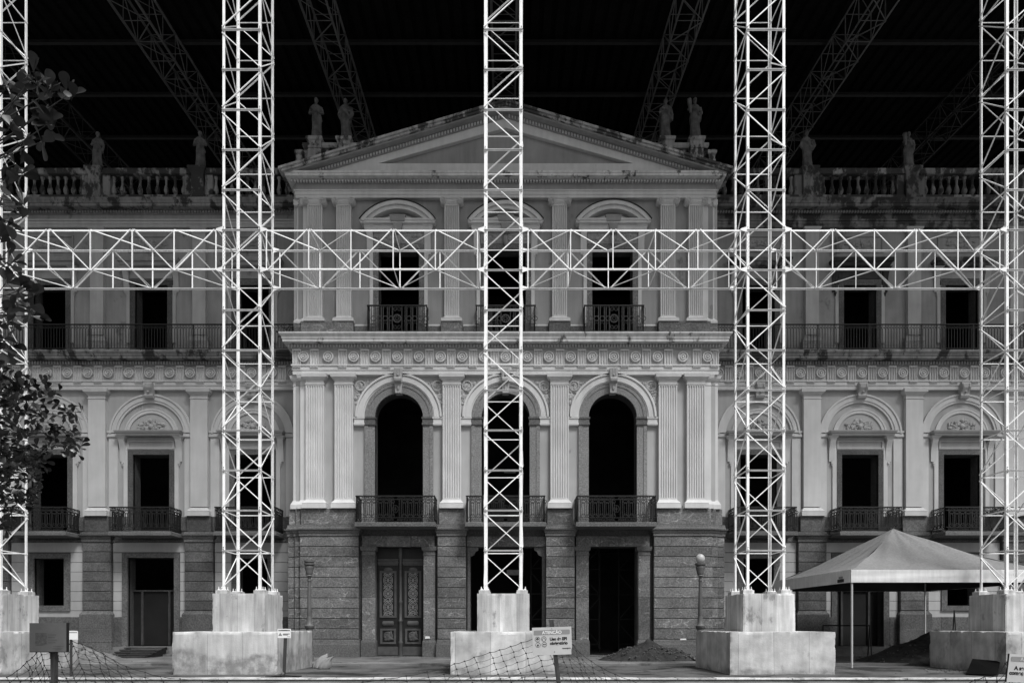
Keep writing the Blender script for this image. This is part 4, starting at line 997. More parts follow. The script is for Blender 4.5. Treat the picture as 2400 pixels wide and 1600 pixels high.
    for j, x in enumerate(lim):
        a = x + (.72 if j else .2); b = (lim[j + 1] - .72) if j + 1 < len(lim) else 24.2
        n = max(1, int((b - a) / .347)); 
        for k in range(n + 1): inst('baluster', BALM_W if s < 0 else BALM_S, s * (a + (b - a) * k / n), 30.7, 20.465)

# ------------------------------------------------------------------ statues (draped stone figures)
def statue_mesh(kind):
    rr = random.Random(kind); m = MB(); n = 22; ph = rr.uniform(0, 6)
    prof = [(0, .24, .20), (.08, .24, .2), (.3, .215, .18), (.6, .20, .17), (.85, .205, .165), (1.0, .19, .15), (1.12, .165, .13), (1.25, .19, .14), (1.36, .215, .135), (1.43, .19, .12), (1.47, .10, .09), (1.50, .06, .06)]
    V = []; Fc = []
    for z, rx, ry in prof:
        fold = .12 * max(0, 1 - z / 1.15)
        for i in range(n):
            a = 2 * math.pi * i / n; k = 1 + fold * math.sin(a * 7 + ph + z * 1.3) + .05 * math.sin(a * 3 + z * 5)
            V.append((rx * k * math.cos(a) + .03 * math.sin(z * 2.6 + kind), ry * k * math.sin(a), z))
    for k in range(len(prof) - 1):
        for i in range(n):
            j = (i + 1) % n; Fc.append((k * n + i, k * n + j, k * n + n + j, k * n + n + i))
    Fc += [tuple(range(n - 1, -1, -1)), tuple(range((len(prof) - 1) * n, len(prof) * n))]
    m.add(V, Fc)
    m.tube([(0, 0, 1.42), (.0, -.01, 1.6)], .055, 8)
    m.blob((.0, -.02, 1.66), .085, .10, .125, 12, 8); m.blob((0, .03, 1.70), .095, .10, .10, 10, 6); m.blob((0, -.12, 1.64), .018, .03, .03, 6, 4)
    arms = {0: [[(-.2, 0, 1.36), (-.27, -.03, 1.1), (-.05, -.2, 1.08)], [(.2, 0, 1.36), (.29, 0, 1.12), (.12, -.2, 1.0)]],
            1: [[(-.2, 0, 1.36), (-.29, .0, 1.1), (-.22, -.1, .85)], [(.2, 0, 1.36), (.27, -.05, 1.12), (.02, -.2, 1.2)]],
            2: [[(-.2, 0, 1.36), (-.3, -.1, 1.2), (-.24, -.2, 1.42)], [(.2, 0, 1.36), (.28, .0, 1.12), (.1, -.2, .98)]],
            3: [[(-.2, 0, 1.36), (-.26, -.06, 1.12), (-.02, -.2, 1.16)], [(.2, 0, 1.36), (.28, .0, 1.1), (.27, -.06, .82)]]}[kind % 4]
    for a in arms: m.tube(a, [.075, .06, .04], 8); m.blob(a[-1], .045, .05, .05)
    if kind % 4 == 2: m.tube([(-.24, -.2, 1.0), (-.27, -.2, 1.35), (-.3, -.2, 1.58)], [.05, .09, .1], 8)
    if kind % 4 == 1: m.tube([(.25, -.05, 1.3), (.3, -.08, 1.05), (.2, -.12, .8)], [.09, .1, .05], 8)
    m.tube([(-.2, -.08, 1.34), (.0, -.17, 1.15), (.2, -.12, .92), (.22, .05, .8)], [.05, .055, .06, .05], 7)
    m.box(-.27, .27, -.23, .23, -.06, .03)
    me = m.mesh('statue', 'statue_stone')
    o = bpy.data.objects.new('tmp', me); COL.objects.link(o)
    md = o.modifiers.new('r', 'REMESH'); md.mode = 'VOXEL'; md.voxel_size = .024
    sm = o.modifiers.new('s', 'SMOOTH'); sm.iterations = 2; sm.factor = .5
    dg = bpy.context.evaluated_depsgraph_get(); me2 = bpy.data.meshes.new_from_object(o.evaluated_get(dg))
    bpy.data.objects.remove(o); me2.name = 'statue'
    me2.materials.clear(); me2.materials.append(MATS['statue_stone'])
    for p in me2.polygons: p.use_smooth = True
    return me2
SM = [statue_mesh(i) for i in range(4)]
stat = [(-8.28, 30.07, 22.6, 0, 1.04, 'draped stone statue on the gable parapet, outer one of the left pair'), (-7.0, 30.07, 22.6, 1, 1.02, 'draped stone statue on the gable parapet, inner one of the left pair'),
        (7.0, 30.07, 22.6, 3, 1.02, 'draped stone statue on the gable parapet, inner one of the right pair'), (8.28, 30.07, 22.6, 2, 1.04, 'stone statue with raised arm on the gable parapet, outermost on the right'),
        (-18.2, 30.7, 21.74, 3, .94, 'stone statue on the left wing balustrade, farthest left'), (-13.64, 30.7, 21.74, 0, .96, 'stone statue on the left wing balustrade nearest the left tower'),
        (13.44, 30.7, 21.74, 1, .96, 'stone statue on the right wing balustrade just right of the tower'), (17.98, 30.7, 21.74, 2, .94, 'stone statue on the right wing balustrade, farthest right')]
for x, y, z, k, sc, lab in stat:
    o = link('statue', SM[k], None, T(x, y, z) @ Matrix.Diagonal((sc, sc, sc, 1))); tag(o, lab, 'statue', 'statues on the parapets')

# ------------------------------------------------------------------ lamp posts
def lamp(x, y, lab, globe):
    t = thing('lamp_post', lab, 'lamp post', (x, y, .07), 'lamp posts before the entrance')
    m = MB(); m.lathe([(.18, 0), (.18, .2), (.15, .24), (.17, .3), (.13, .36), (.13, .9), (.13, 1.22), (.17, 1.26), (.18, 1.34), (.14, 1.38), (.11, 1.42), (.10, 1.6), (.08, 1.7)], 14); build(m, 'base', 'lamp_iron', t, True, M=T(x, y, .07))
    m = MB(); m.lathe([(.08, 1.7), (.085, 1.75), (.058, 3.0), (.075, 3.02), (.075, 3.06), (.055, 3.1), (.055, 3.2)], 14); build(m, 'shaft', 'lamp_iron', t, True, M=T(x, y, .07))
    m = MB(); m.lathe([(.07, 3.2), (.13, 3.22), (.10, 3.26), (.14, 3.34), (.13, 3.38), (.17, 3.5), (.17, 3.56), (.15, 3.6), (.2, 3.64), (.2, 3.7), (.14, 3.72)], 14); build(m, 'capital', 'lamp_iron', t, True, M=T(x, y, .07))
    if globe:
        m = MB(); m.blob((0, 0, 3.87), .17, .17, .185, 20, 12); build(m, 'globe', 'globe', t, True, M=T(x, y, .07))
    else:
        m = MB(); m.lathe([(.14, 3.72), (.2, 3.74), (.2, 3.8), (.12, 3.8), (.12, 3.76)], 12); build(m, 'lamp_holder', 'lamp_iron', t, True, M=T(x, y, .07))
lamp(-7.42, 26.0, 'iron lamp post without a globe, left of the entrance', False)
lamp(7.36, 26.0, 'iron lamp post with a white globe, right of the entrance', True)

# ------------------------------------------------------------------ tent
tx0, tx1, ty0, ty1, te, tb_, ta = 11.6, 18.2, 23.1, 29.8, 3.29, 2.86, 5.14
tent = thing('tent', 'light canvas pyramid tent on thin poles in front of the right wing', 'tent', ((tx0 + tx1) / 2, (ty0 + ty1) / 2, 0))
cn = [(tx0, ty0), (tx1, ty0), (tx1, ty1), (tx0, ty1)]; ac = Vector(((tx0 + tx1) / 2, (ty0 + ty1) / 2, ta))
for k in range(4):
    a, b = cn[k], cn[(k + 1) % 4]; n, mm = 44, 16; V = []; Fc = []
    for j in range(mm + 1):
        v = j / mm
        for i in range(n + 1):
            u = i / n
            e = Vector((a[0] + (b[0] - a[0]) * u, a[1] + (b[1] - a[1]) * u, te)); p = e.lerp(ac, v)
            p.z = te + (ta - te) * (v ** 1.22) - .10 * math.sin(math.pi * u) * (1 - v) * v * 2.2 + .035 * math.sin(u * 34 * (1 - .5 * v) + v * 7 + k) * (1 - v) * v * 4 + .10 * abs(math.sin(u * math.pi * 3)) * v * (1 - v) + .02 * mnoise.noise(Vector((u * 6, v * 9, k)))
            V.append(p)
    for j in range(mm):
        for i in range(n):
            q = j * (n + 1) + i; Fc.append((q, q + 1, q + n + 2, q + n + 1))
    m = MB(); m.add(V, Fc); cp = build(m, 'canopy_panel', 'canvas', tent, True)
    m = MB(); m.add([Vector((p.x * .997 + ac.x * .003, p.y * .997 + ac.y * .003, p.z - .015)) for p in V], Fc); build(m, 'shade_sheet', 'shade_sheet', cp, True)  # dark sheet added under the canvas to paint in its shade
    m = MB(); V = []; Fc = []
    d = Vector((b[0] - a[0], b[1] - a[1], 0)).normalized(); nn = Vector((d.y, -d.x, 0))
    for i in range(31):
        u = i / 30; p = Vector((a[0] + (b[0] - a[0]) * u, a[1] + (b[1] - a[1]) * u, 0))
        for j in range(6):
            v = j / 5; o_ = .02 + .015 * math.sin(v * 9 + u * 7) * math.sin(math.pi * v) * (1 if 0 < u < 1 else 0)
            V.append(p + nn * o_ * (1 if 0 < i < 30 else .3) + Vector((0, 0, te + .015 - (te - tb_) * v)))
    for i in range(30):
        for j in range(5):
            q = i * 6 + j; Fc.append((q, q + 1, q + 7, q + 6))
    m.add(V, Fc); vl = build(m, 'valance', 'canvas_white', tent, True)
    m = MB(); m.add([Vector((p.x * .994 + ac.x * .006, p.y * .994 + ac.y * .006, p.z + .006)) for p in V], Fc); build(m, 'shade_sheet', 'shade_sheet', vl, True)  # dark inner sheet: shade painted onto the back of the valance
for (x, y), dx, dy in zip(cn, (.06, -.06, -.06, .06), (.06, .06, -.06, -.06)):
    m = MB(); m.tube([(x + dx, y + dy, 0), (x + dx, y + dy, te)], .035, 10); build(m, 'pole', 'tent_pole' , tent, True)
m = MB(); 
for (a, b) in zip(cn, cn[1:] + cn[:1]): m.tube([(a[0] * .995 + ac.x * .005, a[1] * .995 + ac.y * .005, te - .03), (b[0] * .995 + ac.x * .005, b[1] * .995 + ac.y * .005, te - .03)], .025, 6)
for a in cn: m.tube([(a[0], a[1], te - .06), (ac.x, ac.y, ta - .3)], .02, 6)
build(m, 'frame', 'roof_steel', tent)
m = MB(); m.box(tx0 - .045, tx0 - .036, ty0 + .42, ty0 + .86, tb_ + .05, tb_ + .16); build(m, 'printed_mark', 'sign_black', tent)
m = MB()
for i in range(4): m.box(tx0 - .045, tx0 - .036, ty0 + .50 + i * .07, ty0 + .55 + i * .07, tb_ + .19, tb_ + .25)
build(m, 'printed_mark', 'sign_grey', tent)

# ------------------------------------------------------------------ notices and boards
def text(s_, size, material, parent, M, name='lettering', bold=.0, align='LEFT', sx=1):
    cu = bpy.data.curves.new('t', 'FONT'); cu.body = s_; cu.size = size; cu.offset = bold; cu.extrude = .0008; cu.align_x = align
    o = bpy.data.objects.new('t', cu); COL.objects.link(o)
    dg = bpy.context.evaluated_depsgraph_get(); me = bpy.data.meshes.new_from_object(o.evaluated_get(dg)); bpy.data.objects.remove(o)
    me.materials.clear(); me.materials.append(MATS[material]); me.name = name
    return link(name, me, parent, M @ Matrix.Rotation(R(90), 4, 'X') @ Matrix.Diagonal((sx, 1, 1, 1)))
def rrect(x0, x1, z0, z1, r, n=4):
    P = []
    for cx, cz, a0 in ((x1 - r, z1 - r, 0), (x0 + r, z1 - r, 90), (x0 + r, z0 + r, 180), (x1 - r, z0 + r, 270)):
        for i in range(n + 1): a = R(a0 + 90 * i / n); P.append((cx + r * math.cos(a), cz + r * math.sin(a)))
    return P
def ringm(m, cx, cz, r0, r1, y0, y1): m.ring(cx, cz, r0, r1, y0, y1, 0, 360, 24)
YS = 10.5; k_ = YS / F       # metres per photograph pixel at the notice
c = at(1294, 1501, YS)
t = thing('notice_board', 'white notice on a wooden stake reading ATENÇÃO Uso de EPI obrigatório', 'sign', (c.x, YS, 0))
tilt = T(c.x, YS, c.z) @ Matrix.Rotation(R(-2.0), 4, 'Y')
bw_, bh = 46 * k_, 32.5 * k_
m = MB(); m.prism([(-bw_, -bh), (bw_ - .012, -bh), (bw_ - .012, -bh + .07), (bw_, -bh + .1), (bw_, bh), (-bw_, bh)], -.006, .006); build(m, 'board', 'sign_white', t, M=tilt)
m = MB(); m.prism(rrect(-bw_ + .025, bw_ - .025, bh - .115, bh - .043, .015), -.0085, -.0065); build(m, 'header', 'sign_grey', t, M=tilt)
text('ATENÇÃO', .066, 'sign_light', t, tilt @ T(0, -.0095, bh - .103), align='CENTER', bold=.0012, sx=.95)
text('Uso de EPI', .062, 'sign_black', t, tilt @ T(-.035, -.008, .01), bold=.0032, sx=.95); text('obrigatório', .062, 'sign_black', t, tilt @ T(-.035, -.008, -.055), bold=.0032, sx=.95)
text('CONCREJATO', .021, 'sign_black', t, tilt @ T(.15, -.008, -.125), bold=.0008, sx=.95)
m = MB()
for i, (dx, dz) in enumerate(((-.222, .032), (-.125, .036), (-.218, -.052), (-.12, -.05))):
    ringm(m, dx, dz, .034, .039, -.0085, -.0065)
    if i == 0: m.ring(dx, dz + .002, .001, .02, -.0085, -.0065, 0, 180, 10); m.box(dx - .024, dx + .024, -.0085, -.0065, dz - .002, dz + .002); m.ring(dx, dz, .013, .016, -.0085, -.0065, 180, 360, 10)
    elif i == 1: m.ring(dx, dz - .004, .018, .022, -.0085, -.0065, 0, 180, 12); m.box(dx - .024, dx - .017, -.0085, -.0065, dz - .018, dz); m.box(dx + .017, dx + .024, -.0085, -.0065, dz - .018, dz)
    elif i == 2: m.prism([(dx - .012, dz - .02), (dx + .01, dz - .02), (dx + .014, dz), (dx + .004, dz + .006), (dx - .014, dz + .002)], -.0085, -.0065); m.box(dx - .002, dx + .002, -.0085, -.0065, dz + .006, dz + .02)
    else: m.box(dx - .022, dx - .003, -.0085, -.0065, dz - .002, dz + .01); m.box(dx + .003, dx + .022, -.0085, -.0065, dz - .002, dz + .01); m.box(dx - .003, dx + .003, -.0085, -.0065, dz + .004, dz + .008); m.ring(dx, dz - .002, .019, .022, -.0085, -.0065, 190, 350, 10)
build(m, 'pictogram', 'sign_black', t, M=tilt)
m = MB(); m.lathe([(.006, -.011), (.006, -.006)], 8, (.0, 0, bh - .025), 'y'); m.lathe([(.006, -.011), (.006, -.006)], 8, (.03, 0, -bh + .045), 'y'); build(m, 'nail', 'iron', t, M=tilt)
a, b = at(1292, 1452, YS + .04), at(1310, 1640, YS + .04)
m = MB(); d = (b - a); m.add([(a.x - .033, YS + .01, a.z), (a.x + .033, YS + .01, a.z), (a.x + .033, YS + .07, a.z + .01), (a.x - .033, YS + .07, a.z + .01)] + [(a.x + d.x * 1.6 + q, yy, -.05) for q, yy in ((-.033, YS + .01), (.033, YS + .01), (.033, YS + .07), (-.033, YS + .07))],
    [(0, 1, 2, 3), (7, 6, 5, 4), (0, 4, 5, 1), (1, 5, 6, 2), (2, 6, 7, 3), (3, 7, 4, 0)]); build(m, 'stake', 'wood', t)
# grey plan board at the left
YB = 10.5; a = at(69, 1459, YB); b = at(155, 1526, YB); cx = (a.x + b.x) / 2
t = thing('plan_board', 'grey site plan board on a dark post at the lower left', 'board', (cx, YB, 0))
m = MB(); m.box(a.x, b.x, YB, YB + .05, b.z, a.z); build(m, 'board', 'board_grey', t)
m = MB(); m.box(a.x - .002, b.x + .012, YB + .004, YB + .056, b.z - .01, b.z - .001); m.box(b.x + .001, b.x + .012, YB + .004, YB + .056, b.z, a.z + .004); build(m, 'frame', 'sign_black', t)
m = MB(); p0, p1 = at(83, 1482, YB), at(110, 1508, YB); m.box(p0.x, p1.x, YB - .003, YB - .0005, p1.z, p0.z); build(m, 'printed_plan', 'board_print', t)
m = MB()
for u, v, l in ((112, 1486, 20), (113, 1492, 15), (113, 1498, 22), (114, 1504, 16), (125, 1513, 25), (123, 1518, 24), (130, 1521, 14), (84, 1510, 20)):
    p0 = at(u, v, YB); m.box(p0.x, p0.x + l * YB / F, YB - .003, YB - .0005, p0.z - .006, p0.z)
build(m, 'printed_text', 'board_print', t)
m = MB(); p0 = at(118, 1520, YB); m.box(p0.x - .04, p0.x + .035, YB + .06, YB + .13, -.05, p0.z + .25); build(m, 'post', 'wood', t)
# small caution sign on a stand
YQ = 19.05; a = at(651, 1472.5, YQ); b = at(682, 1494, YQ); g0 = at(664, 1587, YQ)
t = thing('caution_sign', 'small white caution sign with a triangle on a dark stand before the muddy footing', 'sign', (g0.x, YQ, 0))
m = MB(); m.box(a.x, b.x, YQ - .015, YQ, b.z, a.z); build(m, 'board', 'sign_light', t)
m = MB(); m.box(a.x + .02, b.x - .02, YQ - .018, YQ - .0155, a.z - .06, a.z - .025); build(m, 'header', 'sign_grey', t)
text('CUIDADO', .035, 'sign_black', t, T((a.x + b.x) / 2, YQ - .019, a.z - .056), align='CENTER', bold=.001)
m = MB(); m.prism([(a.x + .02, b.z + .06), (a.x + .13, b.z + .06), (a.x + .075, b.z + .15)], YQ - .018, YQ - .0155); build(m, 'warning_triangle', 'sign_grey', t)
m = MB(); m.box(a.x + .15, b.x - .03, YQ - .018, YQ - .0155, b.z + .105, b.z + .122); m.box(a.x + .15, b.x - .08, YQ - .018, YQ - .0155, b.z + .077, b.z + .094); m.box(b.x - .1, b.x - .02, YQ - .018, YQ - .0155, b.z + .03, b.z + .04); build(m, 'printed_text', 'sign_black', t)
m = MB(); m.add([(g0.x + .02, YQ + .001, a.z - .02), (g0.x + .10, YQ + .001, a.z - .02), (g0.x + .10, YQ + .05, a.z - .02), (g0.x + .02, YQ + .05, a.z - .02), (g0.x - .03, YQ + .001, .04), (g0.x + .05, YQ + .001, .04), (g0.x + .05, YQ + .05, .04), (g0.x - .03, YQ + .05, .04)],
    [(0, 1, 2, 3), (7, 6, 5, 4), (0, 4, 5, 1), (1, 5, 6, 2), (2, 6, 7, 3), (3, 7, 4, 0)]); build(m, 'post', 'iron_worn', t)
m = MB()
for ang in range(4):
    a_ = R(20 + 90 * ang); dx, dy = math.cos(a_), math.sin(a_); m.tube([(g0.x, YQ + .03, .07), (g0.x + dx * .48, YQ + .03 + dy * .48, .03)], [.045, .03], 6)
build(m, 'foot', 'iron', t); m = MB(); m.blob((g0.x + .0, YQ - .05, .09), .05, .05, .08); build(m, 'stone_weight', 'rubble', t)
# little white sign on the left footing
YL = 19.6; a = at(155, 1478, YL); b = at(183, 1489.5, YL)
t = thing('warning_plate', 'small white warning plate half hidden behind the grey plan board', 'sign', ((a.x + b.x) / 2, YL, 0))
m = MB(); m.box(a.x - .05, b.x, YL - .012, YL, b.z - .1, a.z); build(m, 'board', 'sign_light', t)
m = MB(); m.box(a.x - .03, b.x - .02, YL - .015, YL - .0125, a.z - .05, a.z - .025); build(m, 'printed_text', 'sign_grey', t)
m = MB(); m.box(a.x + .1, a.x + .15, YL + .001, YL + .05, 0, a.z - .02); build(m, 'post', 'wood', t)
# right notice, cut by the frame
YR = 8.6; a = at(2366, 1531, YR); b = at(2460, 1597, YR); tilt = T(a.x, YR, a.z) @ Matrix.Rotation(R(3), 4, 'Y'); k2 = YR / F
t = thing('notice_board', 'white notice cut off by the right edge, its text beginning A se começ', 'sign', (a.x + .3, YR, 0))
m = MB(); m.prism([(-4 * k2, -66 * k2), (96 * k2, -66 * k2), (100 * k2, 0), (0, 0)], 0, .01); build(m, 'board', 'sign_white', t, M=tilt)
m = MB(); m.prism([(-5.2 * k2, -66 * k2), (-4 * k2, -66 * k2), (0, .5 * k2), (-1.2 * k2, .5 * k2)], -.004, .02); build(m, 'edge_strip', 'sign_black', t, M=tilt)
m = MB(); m.prism(rrect(4 * k2, 92 * k2, -17 * k2, -6 * k2, .014), -.003, -.0005); build(m, 'header', 'sign_grey', t, M=tilt)
text('ATENÇÃO', .062, 'sign_white', t, tilt @ T(26 * k2, -.004, -15.5 * k2), bold=.001)
text('A se', .066, 'sign_black', t, tilt @ T(13 * k2, -.002, -36.5 * k2), bold=.003); text('começ', .066, 'sign_black', t, tilt @ T(1.5 * k2, -.002, -48 * k2), bold=.003)
m = MB(); m.box(a.x + .25, a.x + .31, YR + .03, YR + .09, -.05, a.z - .04); build(m, 'stake', 'wood', t)
# leaning black panel
A0, A1, A2, A3 = at(2264, 1578, 19.9), at(2279, 1544, 20.9), at(2344, 1549.5, 20.55), at(2338, 1585, 19.4)
V = [A0, A1, A2, A3]; nrm = (A1 - A0).cross(A3 - A0).normalized() * .02
A0.z = .03; A3.z = .03
m = MB(); m.add(V + [p - nrm for p in V], [(0, 1, 2, 3), (7, 6, 5, 4), (0, 4, 5, 1), (1, 5, 6, 2), (2, 6, 7, 3), (3, 7, 4, 0)])
o = build(m, 'black_panel', 'black_film'); tag(o, 'black plastic panel leaning on the right footing, pale irregular patch on it', 'panel')
m = MB(); f = lambda u, v: A0 + (A3 - A0) * u + ((A1 - A0) * (1 - u) + (A2 - A3) * u) * v
pts = [f(.58, .38), f(.66, .3), f(.72, .42), f(.8, .45), f(.84, .62), f(.9, .8), f(.92, .93), f(.78, .95), f(.62, .93), f(.6, .75), f(.64, .6)]
m.add([p + nrm * .7 * (1 if nrm.y < 0 else -1) for p in pts], [tuple(range(len(pts)))]); build(m, 'pale_patch', 'paper', o)  # pale irregular patch just off the panel face

# ------------------------------------------------------------------ plastic safety netting
def net(name, lab, tops, drop, rows, Y, seed):
    rr = random.Random(seed); m = MB(); G = []
    for i, (x, z) in enumerate(tops):
        col = []
        for j in range(rows):
            y = Y + rr.uniform(-.03, .03) + .04 * math.sin(i * .7) ; zz = z - j * drop * (1 + .05 * rr.uniform(-1, 1)); xx = x + .03 * j + rr.uniform(-.012, .012)
            col.append(Vector((xx, y, max(zz, .01))))
        G.append(col)
    for i, col in enumerate(G):
        m.tube(col, .004)
        for j, p in enumerate(col):
            m.blob(p, .016, .01, .012, 6, 4)
            if i + 1 < len(G):
                q = G[i + 1][j]; md_ = (p + q) / 2 - Vector((0, 0, .012)); m.tube([p, md_, q], .0035 if j else .006)
    o = build(m, name, 'net'); tag(o, lab, 'net'); return o
tp = []
for px, py in ((810, 1604), (850, 1598), (900, 1590), (950, 1583), (1000, 1573), (1035, 1566), (1065, 1554), (1090, 1548), (1112, 1539), (1150, 1528), (1172, 1522), (1198, 1514), (1223, 1505), (1249, 1496), (1275, 1490), (1300, 1485)):
    p = at(px, py, 10.7); tp.append((p.x, p.z))
net('safety_net', 'dark plastic safety net rising to the white notice in the centre foreground', tp, .085, 12, 10.7, 3)
tp = []
for px, py in ((1318, 1488), (1345, 1510), (1362, 1530), (1385, 1548), (1410, 1562), (1440, 1578), (1475, 1592), (1510, 1604)):
    p = at(px, py, 10.9); tp.append((p.x, p.z))
net('safety_net', 'dark plastic safety net sagging away right of the white notice', tp, .1, 9, 10.9, 4)
tp = []
for px, py in ((14, 1586), (34, 1571), (55, 1558), (62, 1549), (75, 1540), (84, 1528), (97, 1520), (115, 1515), (134, 1523), (150, 1524), (166, 1501), (190, 1508), (215, 1516), (240, 1530), (270, 1545), (300, 1560), (340, 1574), (380, 1584), (420, 1590), (470, 1594), (530, 1598)):
    p = at(px, py, 10.8); tp.append((p.x, p.z))
net('safety_net', 'tangled dark safety net around the grey plan board at the lower left', tp, .085, 11, 10.8, 5)
tp = []
for px, py in ((2255, 1606), (2284, 1592), (2312, 1585), (2336, 1583), (2356, 1553), (2362, 1540)):
    p = at(px, py, 8.8); tp.append((p.x, p.z))
net('safety_net', 'end of a dark safety net at the cut-off notice, right edge', tp, .075, 8, 8.8, 6)

# ------------------------------------------------------------------ heaps, sacks, ramp, small things
def heap(name, lab, cat, c, rx, ry, h, material, seed, stones=60, peaks=()):
    m = MB(); n, k = 40, 12; V = [(c[0], c[1], c[2] + h)]; Fc = []
    for j in range(1, k + 1):
        for i in range(n):
            a = 2 * math.pi * i / n; r = j / k; er = 1 + .15 * mnoise.noise(Vector((math.cos(a) * 1.5, math.sin(a) * 1.5, seed)))
            x, y = c[0] + rx * r * er * math.cos(a), c[1] + ry * r * er * math.sin(a)
            z = c[2] + h * max(0, (1 - r) ** 1.1) * (1 + .2 * mnoise.noise(Vector((x * 1.6, y * 1.6, seed)))) + .06 * mnoise.noise(Vector((x * 6, y * 6, seed))) * (1 - r) 
            for dx, dh, w_ in peaks: z = max(z, c[2] + dh * max(0, 1 - math.hypot(x - c[0] - dx, (y - c[1])) / w_) + .05 * mnoise.noise(Vector((x * 6, y * 6, seed))))
            V.append((x, y, z if j < k else c[2] - .03))
    for i in range(n): Fc.append((0, 1 + i, 1 + (i + 1) % n))
    for j in range(k - 1):
        for i in range(n):
            a = 1 + j * n; b = a + n; Fc.append((a + i, b + i, b + (i + 1) % n, a + (i + 1) % n))
    m.add(V, Fc); o = build(m, name, material, None, True); tag(o, lab, cat)
    rr = random.Random(seed); m = MB()
    for i in range(stones):
        v = V[rr.randrange(n * 3, len(V))]; s_ = rr.uniform(.015, .05); m.blob((v[0] + rr.uniform(-.15, .15), v[1] + rr.uniform(-.15, .15) - .02, v[2] + .015), s_, s_, s_ * .7, 5, 4, .25)
    build(m, 'clod', 'rubble', o, kind='stuff'); return o
heap('soil_heap', 'dark soil heap on the pavement before the right entrance door', 'soil heap', (5.5, 26.6, .06), 1.95, .9, .85, 'soil', 7, 260, ((-.8, .5, .9), (.9, .55, 1.0)))
heap('soil_heap', 'tall dark soil heap under the tent beside the right footing', 'soil heap', (16.2, 25.9, .02), 3.4, 1.6, 1.25, 'soil', 8, 160)
heap('rubble_heap', 'pale rubble heap left of the wing door, behind the plan board', 'rubble', (-17.1, 27.6, .05), 1.7, .8, .62, 'debris', 9, 140)
# sacks by the muddy footing
def sack(c, lab, s_, lean, rot):
    m = MB(); n = 28; prof = [(0, .22, .16), (.04, .25, .19), (.14, .25, .19), (.26, .22, .17), (.36, .17, .14), (.45, .12, .10), (.51, .07, .06), (.54, .03, .03), (.58, .035, .02)]; V = []; Fc = []
    for z, rx, ry in prof:
        for i in range(n):
            a = 2 * math.pi * i / n; k = 1 + .16 * mnoise.noise(Vector((math.cos(a) * 2.2, math.sin(a) * 2.2, z * 4 + rot))) + .07 * math.sin(a * 7 + rot * 3) * min(1, z * 2.2)
            V.append((rx * k * math.cos(a) + lean * z * (1 + 2.5 * max(0, z - .35)), ry * k * math.sin(a), z - .35 * max(0, z - .45)))
    for k in range(len(prof) - 1):
        for i in range(n):
            j = (i + 1) % n; Fc.append((k * n + i, k * n + j, k * n + n + j, k * n + n + i))
    Fc += [tuple(range(n - 1, -1, -1)), tuple(range((len(prof) - 1) * n, len(prof) * n))]
    m.add(V, Fc)
    o = build(m, 'sack', 'sack', None, True, M=T(*c) @ Matrix.Rotation(rot, 4, 'Z') @ Matrix.Diagonal((s_, s_, s_, 1))); tag(o, lab, 'sack', 'tied sacks by the footing')
p = at(744, 1570, 22.6); sack((p.x, 22.9, .0), 'tied white sack behind, nearer the footing corner', .92, .3, .5)
p = at(757, 1570, 22.4); sack((p.x, 22.4, .0), 'tied white sack in front, its knot to the right', .82, .5, -.2)
# ramp to the wing door
m = MB(); x0, x1, y0, y1 = -16.9, -14.9, 28.4, 30.3
ramp = thing('plank_ramp', 'wooden plank ramp up to the left wing door', 'ramp', (-15.6, 29.4, .07))
for i in range(5):
    a = -16.6 + i * .0; y = y0 + i * .38; z = .1 + (y - y0) * .2
    b_ = MB(); b_.box(-16.6, -14.9, y, y + .34, z, z + .05); build(b_, 'plank', 'wood', ramp)
b_ = MB(); b_.prism([(28.4, .07), (30.3, .07), (30.3, .46)], -14.98, -14.9, 'x'); b_.prism([(28.4, .07), (30.3, .07), (30.3, .46)], -16.58, -16.5, 'x'); build(b_, 'side_board', 'wood_door', ramp)
# trestle frames
def trestle(x0, x1, y, h, lab):
    t = thing('trestle', lab, 'trestle', ((x0 + x1) / 2, y, .07), 'dark metal trestles')
    m = MB(); m.tube([(x0, y, h), (x1, y, h)], .03, 6); build(m, 'top_bar', 'iron', t)
    for x in (x0, x1):
        for dy in (-.35, .35):
            m = MB(); m.tube([(x, y, h), (x + (.1 if dy > 0 else -.1), y + dy, .05)], .025, 6); build(m, 'leg', 'iron', t)
trestle(12.55, 14.4, 27.2, 1.42, 'dark metal trestle under the tent, left of its front pole')
trestle(19.05, 20.6, 29.2, 2.05, 'dark metal trestle between the tent and the right footing')
# papers stuck to the stone, litter
for (px, py, w_, h_, lab) in ((1002, 1493, 12, 6, 'white paper sticker on the left door jamb'), (1602, 1499, 16, 7, 'white paper sticker on the plinth left of the globe lamp')):
    p = at(px, py, 28.9 if px > 1500 else 29.05); k = 28.9 / F; m = MB(); m.add([(p.x - w_ * k / 2, 0, p.z - h_ * k / 2), (p.x + w_ * k / 2, 0, p.z - h_ * k / 2 + .02), (p.x + w_ * k / 2 - .03, 0, p.z + h_ * k / 2), (p.x - w_ * k / 2 + .02, 0, p.z + h_ * k / 2)], [(0, 1, 2, 3)])
    V2 = [(v[0], -.004, v[2]) for v in m.v]; m.add(V2, [(3, 2, 1, 0)])
    o = build(m, 'sticker', 'paper', M=T(0, 28.938 if px > 1500 else 29.075, 0)); tag(o, lab, 'sticker')
rr = random.Random(5); m = MB()
for i in range(240):
    x, y = rr.uniform(-17, 17), rr.uniform(18.4, 28); s_ = rr.uniform(.006, .028); m.blob((x, y, (.085 if y > 24.6 else .015)), s_, s_, s_ * .5, 5, 3, .3)
for i in range(160):
    x, y = rr.gauss(15.6, 1.2), rr.gauss(21.6, .5)
    if y < 23.5 and not (14.6 < x and y > 20): s_ = rr.uniform(.01, .04); m.blob((x, y, .02), s_ * 1.5, s_, s_ * .6, 5, 3, .3)
